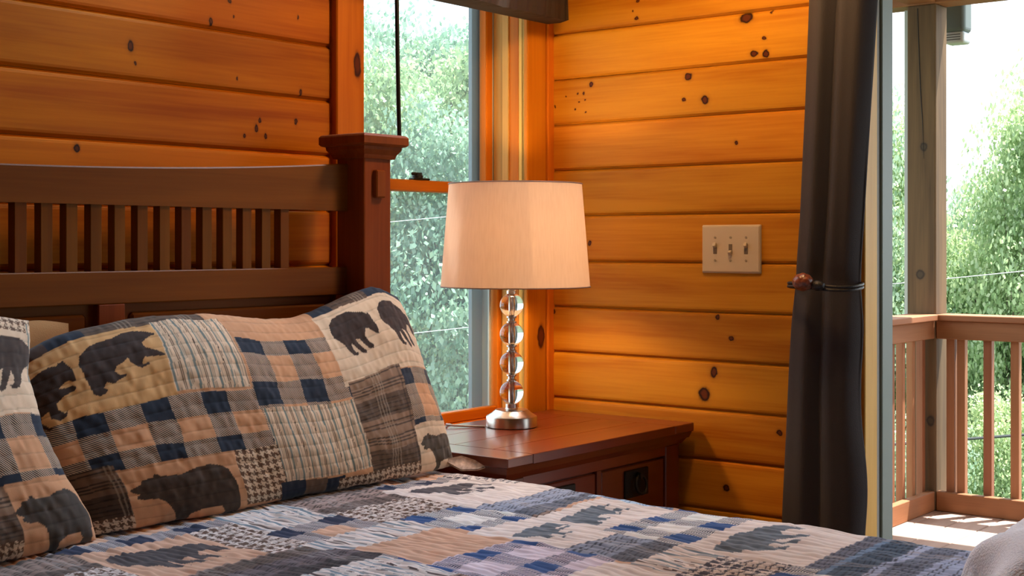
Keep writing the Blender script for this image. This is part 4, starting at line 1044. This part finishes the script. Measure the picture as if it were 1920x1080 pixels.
# ------------------------------------------------------------------ curtain, rod, tieback
def build_curtain():
    zs = [0.03, 0.25, 0.545, 0.91, 1.03, 1.12, 1.28, 1.55, 1.82, 2.20]
    yl = [-0.770, -0.776, -0.785, -0.804, -0.812, -0.821, -0.834, -0.847, -0.858, -0.865]
    yr = [-1.024, -1.016, -1.007, -0.995, -0.997, -0.993, -1.002, -1.018, -1.036, -1.050]
    nz, nw = 150, 110
    z = np.linspace(0.03, 2.20, nz); w = np.linspace(0, 1, nw)
    Z, Wd = np.meshgrid(z, w, indexing='ij')
    YL = np.interp(Z, zs, yl); YR = np.interp(Z, zs, yr)
    tie = np.exp(-((Z - 1.115) / 0.05) ** 2)
    wid = Wd + 0.012 * vnoise(Z * 3, Wd * 4, 81)
    fold = 0.022 * np.abs(np.sin(math.pi * (wid * 2.02))) ** 0.75 + 0.0025 * np.sin(wid * 22 + Z * 0.8)
    fold += 0.006 * vnoise(Z * 4 + 3, Wd * 5, 82) * (0.3 + Wd) * np.clip(1.6 - Z, 0, 1)
    x = -0.062 - fold * (1 - 0.45 * tie) - 0.030 * np.sin(math.pi * np.clip(Wd, 0, 1)) ** 0.5
    rag = 0.008 * np.sin(Z * 17) * np.clip(1.35 - Z, 0, 1) * Wd ** 3
    y = YL + (YR - YL) * Wd + rag + 0.004
    co = np.stack([x, y, Z], -1).reshape(-1, 3)
    me = np_mesh(co, grid_faces(nz, nw))
    o = link('curtain', me, M_curtain)
    sm = o.modifiers.new('thickness', 'SOLIDIFY'); sm.thickness = 0.004; sm.offset = 1
    tag(o, 'dark charcoal brown curtain gathered beside the patio door', 'curtain')
build_curtain()
rod = empty('curtain_rod', (-0.085, -1.9, 2.215)); tag(rod, 'black curtain rod above the patio door', 'curtain rod')
link('pole', tube([(-0.085, -0.80, 2.215), (-0.085, -2.98, 2.215)], 0.011, 16), M_black, rod)
for y in (-0.80, -2.98):
    link('finial', lathe([(0, -0.02), (0.014, -0.018), (0.022, 0), (0.014, 0.018), (0, 0.02)], 20), M_black, rod, (-0.085, y, 2.215))
for y in (-0.835, -2.92):
    link('bracket', tube([(0.0, y, 2.205), (-0.085, y, 2.205)], 0.008, 10), M_black, rod)
TB = empty('curtain_tieback', (-0.13, -0.91, 1.118)); tag(TB, 'black cord curtain tieback with carved reddish wooden knob', 'tieback')
loop = []
for k in range(72):
    a = 2 * math.pi * k / 72
    loop.append((-0.098 - 0.058 * math.copysign(abs(math.cos(a)) ** 0.7, math.cos(a)), -0.912 + 0.090 * math.sin(a), 1.117 + 0.004 * math.sin(2 * a)))
for dz, dr in ((0.004, 0.0), (-0.004, 0.001)):
    link('cord', tube([(x - dr, y, z + dz) for x, y, z in loop], 0.0036, 8, closed=True), M_cordblack, TB)
def knob_mesh():
    n, m = 48, 28; verts, faces = [], []
    for j in range(m + 1):
        v = math.pi * j / m
        for i in range(n):
            u = 2 * math.pi * i / n
            r = 0.021 + 0.0016 * abs(math.sin(u * 3 + v * 4)) * abs(math.sin(u * 3 - v * 4)) * math.sin(v)
            verts.append((r * math.sin(v) * math.cos(u), 1.22 * r * math.cos(v), r * math.sin(v) * math.sin(u)))
    for j in range(m):
        for i in range(n): faces.append((j * n + i, j * n + (i + 1) % n, (j + 1) * n + (i + 1) % n, (j + 1) * n + i))
    me = mesh_from(verts, faces, True); bm = bmesh.new(); bm.from_mesh(me); bmesh.ops.remove_doubles(bm, verts=bm.verts[:], dist=1e-5); bmesh.ops.recalc_face_normals(bm, faces=bm.faces[:]); bm.to_mesh(me); bm.free()
    me.polygons.foreach_set('use_smooth', [True] * len(me.polygons)); return me
link('knob', knob_mesh(), M_knob, TB, (-0.170, -0.888, 1.128))
link('knot', lathe([(0, -0.016), (0.008, -0.014), (0.013, -0.004), (0.012, 0.006), (0.006, 0.015), (0, 0.016)], 20), M_cordblack, TB, (-0.164, -0.925, 1.120), (R(90), 0, 0))

# ------------------------------------------------------------------ porch
DZ0 = -0.03
deck = empty('porch_deck', (1.7, -1.5, DZ0)); tag(deck, 'sunlit plank deck of the porch', kind='structure')
pm = box(0.17, 3.30, -0.0685, 0.0685, DZ0 - 0.035, DZ0, 0.003, (1.7, 0, DZ0))
for k in range(32):
    link('plank', pm, M_deck, deck, (1.7, -0.122 - 0.0695 - (k - 2) * 0.141, DZ0))
jo = add_box('joist_frame', 0.2, 3.20, -4.2, 0.19, DZ0 - 0.25, DZ0 - 0.04, M_cedar_x, deck)
def post(x, y, label, sub):
    p = link('porch_post', box(x, x + 0.14, y, y + 0.14, DZ0, 2.345, 0.006, (x + 0.07, y + 0.07, 1.15), 2), M_postwood, None, (x + 0.07, y + 0.07, 1.15))
    tag(p, label, 'post')
    if sub:
        pts = [(x - 0.0006, y + 0.088, 2.33), (x - 0.0006, y + 0.080, 2.1), (x - 0.0006, y + 0.074, 1.95), (x - 0.0006, y + 0.064, 1.80), (x - 0.0006, y + 0.058, 1.62)]
        link('drying_crack', tube(pts, [0.0022, 0.002, 0.0022, 0.0018, 0.0006], 6), M_black, p)
    return p
post(3.08, 0.05, 'weathered square corner post of the porch with a drying crack', True)
post(3.08, -3.9, 'square porch post at the far end of the railing', False)
t_ = add_box('trim_2', 3.10, 3.13, 0.192, 0.212, DZ0 + 0.9, 2.33, M_alu_l, None, 0.002); tag(t_, kind='structure')
def railing_side():
    r = empty('porch_railing', (1.65, 0.1, DZ0)); tag(r, 'short cedar porch railing running from the house to the corner post', 'railing', 'cedar porch railings')
    add_box('cap_rail', 0.17, 3.075, 0.030, 0.175, 0.862, 0.890, M_cedar_x, r, 0.003)
    add_box('sub_rail', 0.17, 3.079, 0.055, 0.093, 0.776, 0.8615, M_cedar_x, r, 0.003)
    add_box('bottom_rail', 0.17, 3.079, 0.055, 0.093, DZ0 + 0.001, 0.062, M_cedar_x, r, 0.003)
    bm_ = box(-0.016, 0.016, 0.0935, 0.1255, 0.0, 0.8615, 0.002, (0, 0.1125, 0))
    x = 3.045
    while x > 0.3:
        link('baluster', bm_, M_cedar_z, r, (x, 0.1125, 0)); x -= 0.1175
def railing_front():
    r = empty('porch_railing', (3.1, -1.8, DZ0)); tag(r, 'long cedar porch railing facing the woods', 'railing', 'cedar porch railings')
    add_box('cap_rail', 3.055, 3.200, -3.755, 0.045, 0.862, 0.890, M_cedar_y, r, 0.003)
    add_box('sub_rail', 3.080, 3.118, -3.755, 0.049, 0.776, 0.8615, M_cedar_y, r, 0.003)
    add_box('bottom_rail', 3.080, 3.118, -3.755, 0.049, DZ0 + 0.001, 0.062, M_cedar_y, r, 0.003)
    bm_ = box(3.1185, 3.1565, -0.019, 0.019, 0.0, 0.8615, 0.002, (3.1375, 0, 0))
    for y in [-0.004, -0.054] + [-0.178 - 0.124 * k for k in range(29)]:
        link('baluster', bm_, M_cedar_z, r, (3.1375, y, 0))
railing_side(); railing_front()
o = add_box('beam_1', 3.08, 3.22, -4.2, 1.3, 2.345, 2.55, M_cedar_y, None, 0.004); tag(o, 'porch roof beam over the corner post', kind='structure')
o = add_box('beam_2', 0.17, 3.079, 0.05, 0.19, 2.352, 2.55, M_cedar_x, None, 0.004); tag(o, 'porch roof beam from house to post', kind='structure')
o = add_box('roof_porch', 0.165, 3.30, -4.3, 1.4, 2.555, 2.60, plain('cream_soffit', (0.62, 0.55, 0.44), 0.7), None); tag(o, 'porch roof soffit', kind='structure')
# fixture hanging outside the beam
FXT = empty('outdoor_fixture', (3.40, 0.068, 2.19)); tag(FXT, 'grey rounded outdoor fixture with pale slotted vent hung from the porch beam', 'fixture')
add_box('housing', 3.345, 3.455, 0.012, 0.124, 2.243, 2.46, M_fix, FXT, 0.022, 4)
add_box('vent', 3.350, 3.450, 0.017, 0.119, 2.190, 2.248, M_fix_l, FXT, 0.014, 3)
for k in range(3): add_box('vent_slot', 3.3485, 3.3515, 0.034, 0.104, 2.206 + k * 0.012, 2.210 + k * 0.012, M_cable_d, FXT)
add_box('hanger', 3.218, 3.36, 0.050, 0.085, 2.44, 2.455, M_fix, FXT, 0.002)

# ------------------------------------------------------------------ outdoors: ground, trees, cables
def ground():
    n = 40; xs = np.linspace(-40, 90, n); ys = np.linspace(-60, 90, n)
    X, Y = np.meshgrid(xs, ys, indexing='ij')
    d = np.maximum(0, X) * 0.16 + np.maximum(0, Y) * 0.14
    Z = -3.0 - np.minimum(d, 9) + vnoise(X * 0.2, Y * 0.2, 91) * 0.4
    me = np_mesh(np.stack([X, Y, Z], -1).reshape(-1, 3), grid_faces(n, n))
    o = link('ground', me, M_ground); tag(o, 'wooded ground falling away below the cabin', kind='structure')
    return lambda x, y: -3.0 - min(max(0, x) * 0.16 + max(0, y) * 0.14, 9)
gz = ground()

def tree_proto(seed, nclump, nleaf, leaf, spread, trunk_r, low):
    """unit tree, 1 high: trunk mesh, crown mesh"""
    rng = np.random.RandomState(seed)
    tv, tf = [], []
    def limb(pts, rad, seg=7):
        b = len(tv); me_pts = [Vector(p) for p in pts]
        for i, p in enumerate(me_pts):
            t = (me_pts[min(i + 1, len(me_pts) - 1)] - me_pts[max(i - 1, 0)]).normalized()
            u = t.cross(Vector((0.3, 1, 0.2))).normalized(); w = t.cross(u)
            for k in range(seg):
                a = 2 * math.pi * k / seg; tv.append(tuple(p + (u * math.cos(a) + w * math.sin(a)) * rad[i]))
        for i in range(len(pts) - 1):
            for k in range(seg):
                k2 = (k + 1) % seg; tf.append((b + i * seg + k, b + i * seg + k2, b + (i + 1) * seg + k2, b + (i + 1) * seg + k))
    spine = [(0.012 * rng.randn() * i, 0.012 * rng.randn() * i, i / 7 * 0.93) for i in range(8)]
    limb(spine, [trunk_r * (1 - i / 8.2) for i in range(8)])
    centres = []
    for c in range(nclump):
        h = low + (0.98 - low) * (c + rng.rand()) / nclump
        prof = spread * math.sin(math.pi * min(1, max(0.08, (h - low * 0.6) / (1.03 - low * 0.6)))) ** 0.6
        a = c * 2.4 + rng.rand() * 0.7; r = prof * (0.3 + 0.95 * rng.rand() ** 0.6)
        p = np.array((r * math.cos(a), r * math.sin(a), h)); centres.append(p)
        k = min(7, max(1, int((h - 0.12) * 7))); s = np.array(spine[k])
        if c % 2 == 0: limb([tuple(s), tuple(s * 0.4 + p * 0.6 + np.array((0, 0, -0.01))), tuple(p)], [trunk_r * 0.28, trunk_r * 0.16, trunk_r * 0.05], 5)
    trunk = mesh_from(tv, tf, True)
    per = nleaf // nclump
    C_ = np.repeat(np.array(centres), per, 0)
    d = rng.randn(len(C_), 3); d /= np.linalg.norm(d, axis=1, keepdims=True)
    rad = 0.085 * (0.45 + 0.95 * rng.rand(nclump)); rad = np.repeat(rad, per)
    pos = C_ + d * (rad * rng.rand(len(C_)) ** 0.45)[:, None] * np.array((1.15, 1.15, 0.75))
    nrm = rng.randn(len(C_), 3) * 0.7 + d * 0.5 + np.array((0, 0, 0.6)); nrm /= np.linalg.norm(nrm, axis=1, keepdims=True)
    t1 = np.cross(nrm, rng.randn(len(C_), 3)); t1 /= np.linalg.norm(t1, axis=1, keepdims=True); t2 = np.cross(nrm, t1)
    sz = leaf * (0.6 + 0.8 * rng.rand(len(C_)))[:, None]
    v = np.stack([pos - t1 * sz, pos + t2 * sz * 0.75, pos + t1 * sz, pos - t2 * sz * 0.75], 1).reshape(-1, 3)
    q = np.arange(len(v)).reshape(-1, 4)
    crown = np_mesh(v, q)
    return trunk, crown
PROT = [tree_proto(1, 80, 60000, 0.0050, 0.20, 0.011, 0.14), tree_proto(2, 90, 60000, 0.0046, 0.17, 0.010, 0.10),
        tree_proto(3, 70, 52000, 0.0053, 0.21, 0.012, 0.18), tree_proto(4, 84, 60000, 0.0047, 0.14, 0.009, 0.06)]
for tk, cr in PROT: tk.materials.append(M_bark); cr.materials.append(M_leaf[0])
def tree(x, y, ztop, proto, leafm, label, group, wide=1.0, rot=0.0, base=None):
    g0 = gz(x, y) if base is None else base
    h = ztop - g0
    t = empty('tree', (x, y, g0)); tag(t, label, 'tree', group)
    tk, cr = PROT[proto]
    a = link('trunk', tk, None, t, (x, y, g0), (0, 0, rot), (h * wide, h * wide, h))
    b = link('crown', cr, None, t, (x, y, g0), (0, 0, rot), (h * wide, h * wide, h)); b['kind'] = 'stuff'
    b.material_slots[0].link = 'OBJECT'; b.material_slots[0].material = M_leaf[leafm]
TREES = [  # x, y, height of the top, prototype, foliage tone, width, turn, label, group
    (7.12, 8.75, 3.8, 0, 1, 0.6, 2.99, 'cool bluish green tree outside the bedside window, first from left in the nearest row', 'trees outside the bedside window'),
    (6.51, 7.1, 2.9, 1, 0, 0.6, 4.14, 'mid green tree outside the bedside window, second from left in the nearest row', 'trees outside the bedside window'),
    (7.89, 7.77, 2.7, 2, 2, 0.55, 4.2, 'bright yellow-green tree outside the bedside window, third from left in the nearest row', 'trees outside the bedside window'),
    (6.65, 6.12, 2.4, 0, 1, 0.6, 0.9, 'cool bluish green tree outside the bedside window, fourth from left in the nearest row', 'trees outside the bedside window'),
    (8.06, 6.74, 3.3, 3, 0, 0.7, 0.07, 'mid green tree outside the bedside window, fifth from left in the nearest row', 'trees outside the bedside window'),
    (8.78, 6.65, 2.8, 1, 2, 0.6, 2.36, 'bright yellow-green tree outside the bedside window, sixth from left in the nearest row', 'trees outside the bedside window'),
    (10.23, 11.25, 4.2, 2, 1, 0.6, 1.73, 'cool bluish green tree outside the bedside window, first from left in the middle row', 'trees outside the bedside window'),
    (11.4, 11.4, 4.3, 3, 1, 0.75, 5.11, 'cool bluish green tree outside the bedside window, second from left in the middle row', 'trees outside the bedside window'),
    (11.03, 10.24, 3.6, 0, 2, 0.6, 4.35, 'bright yellow-green tree outside the bedside window, third from left in the middle row', 'trees outside the bedside window'),
    (12.17, 10.42, 4.3, 1, 1, 0.7, 3.79, 'cool bluish green tree outside the bedside window, fourth from left in the middle row', 'trees outside the bedside window'),
    (11.81, 9.26, 3.7, 2, 0, 0.6, 3.52, 'mid green tree outside the bedside window, fifth from left in the middle row', 'trees outside the bedside window'),
    (15.62, 17.33, 4.6, 0, 1, 0.8, 4.17, 'cool bluish green tree outside the bedside window, first from left in the farthest row', 'trees outside the bedside window'),
    (17.13, 17.04, 5.2, 1, 1, 0.8, 0.92, 'cool bluish green tree outside the bedside window, second from left in the farthest row', 'trees outside the bedside window'),
    (17.25, 15.28, 5.0, 2, 1, 0.8, 2.77, 'cool bluish green tree outside the bedside window, third from left in the farthest row', 'trees outside the bedside window'),
    (18.75, 15.0, 4.6, 0, 1, 0.8, 1.02, 'cool bluish green tree outside the bedside window, fourth from left in the farthest row', 'trees outside the bedside window'),
    (10.73, 4.19, 2.8, 0, 1, 0.5, 5.71, 'cool bluish green tree beyond the porch railing, first from left in the nearest row', 'trees beyond the porch'),
    (12.02, 4.17, 2.7, 3, 2, 0.42, 0.37, 'bright yellow-green tree beyond the porch railing, second from left in the nearest row', 'trees beyond the porch'),
    (14.21, 4.63, 1.5, 2, 1, 0.5, 5.16, 'cool bluish green tree beyond the porch railing, first from left in the middle row', 'trees beyond the porch'),
    (11.56, 3.14, 1.3, 1, 2, 0.6, 0.47, 'bright yellow-green tree beyond the porch railing, fourth from left in the nearest row', 'trees beyond the porch'),
    (14.77, 3.92, 2.0, 0, 1, 0.5, 4.33, 'cool bluish green tree beyond the porch railing, second from left in the middle row', 'trees beyond the porch'),
    (11.06, 2.16, 2.7, 3, 2, 0.48, 2.12, 'bright yellow-green tree beyond the porch railing, sixth from left in the nearest row', 'trees beyond the porch'),
    (12.42, 2.05, 3.3, 2, 0, 0.5, 2.55, 'mid green tree beyond the porch railing, seventh from left in the nearest row', 'trees beyond the porch'),
    (12.75, 1.64, 3.4, 0, 1, 0.6, 5.31, 'cool bluish green tree beyond the porch railing, eighth from left in the nearest row', 'trees beyond the porch'),
    (18.43, 7.35, 3.0, 2, 1, 0.5, 0.12, 'cool bluish green tree beyond the porch railing, first from left in the farthest row', 'trees beyond the porch'),
    (19.83, 7.19, 2.4, 1, 1, 0.5, 0.38, 'cool bluish green tree beyond the porch railing, second from left in the farthest row', 'trees beyond the porch'),
    (21.27, 6.98, 1.6, 0, 1, 0.6, 5.76, 'cool bluish green tree beyond the porch railing, third from left in the farthest row', 'trees beyond the porch'),
    (20.7, 6.1, 1.4, 2, 1, 0.6, 3.21, 'cool bluish green tree beyond the porch railing, fourth from left in the farthest row', 'trees beyond the porch'),
    (21.51, 5.08, 3.8, 1, 2, 0.5, 0.57, 'bright yellow-green tree beyond the porch railing, fifth from left in the farthest row', 'trees beyond the porch'),
    (16.5, 1.73, 3.8, 1, 1, 0.6, 6.22, 'cool bluish green tree beyond the porch railing, third from left in the middle row', 'trees beyond the porch'),
    (8.41, 2.29, -0.4, 0, 1, 0.6, 5.96, 'cool bluish green tree beyond the porch railing, third from left in the nearest row', 'trees beyond the porch'),
    (9.37, 1.88, -0.2, 1, 0, 0.6, 0.71, 'mid green tree beyond the porch railing, fifth from left in the nearest row', 'trees beyond the porch'),
]
for (x, y, zt_, pr, lf, wd, ro, lb, gr) in TREES: tree(x, y, zt_, pr, lf, lb, gr, wd, ro)

def cable(name, a, b, r, m, label, sag=0.05):
    a, b = Vector(a), Vector(b); d = b - a; a2, b2 = a - d * 2.0, b + d * 2.5
    pts = [a2.lerp(b2, k / 24) - Vector((0, 0, sag * math.sin(math.pi * k / 24))) for k in range(25)]
    o = link(name, tube(pts, r, 6), m); tag(o, label, 'cable', 'overhead cables')
cable('overhead_cable', (2.03, 3.08, 1.34), (3.94, 3.09, 1.49), 0.0028, M_cable, 'pale overhead cable crossing the window just below the sash rail', 0.04)
cable('overhead_cable', (2.12, 2.97, 0.73), (3.94, 3.09, 0.76), 0.0028, M_cable, 'pale overhead cable crossing low behind the window and lamp', 0.04)
cable('overhead_cable', (7.23, 2.17, 0.93), (6.74, 0.36, 1.13), 0.0045, M_cable, 'pale overhead cable above the porch railing')
cable('overhead_cable', (7.23, 2.17, -0.35), (7.27, 0.51, -0.08), 0.012, M_cable_d, 'dark thick cable seen between the porch balusters')
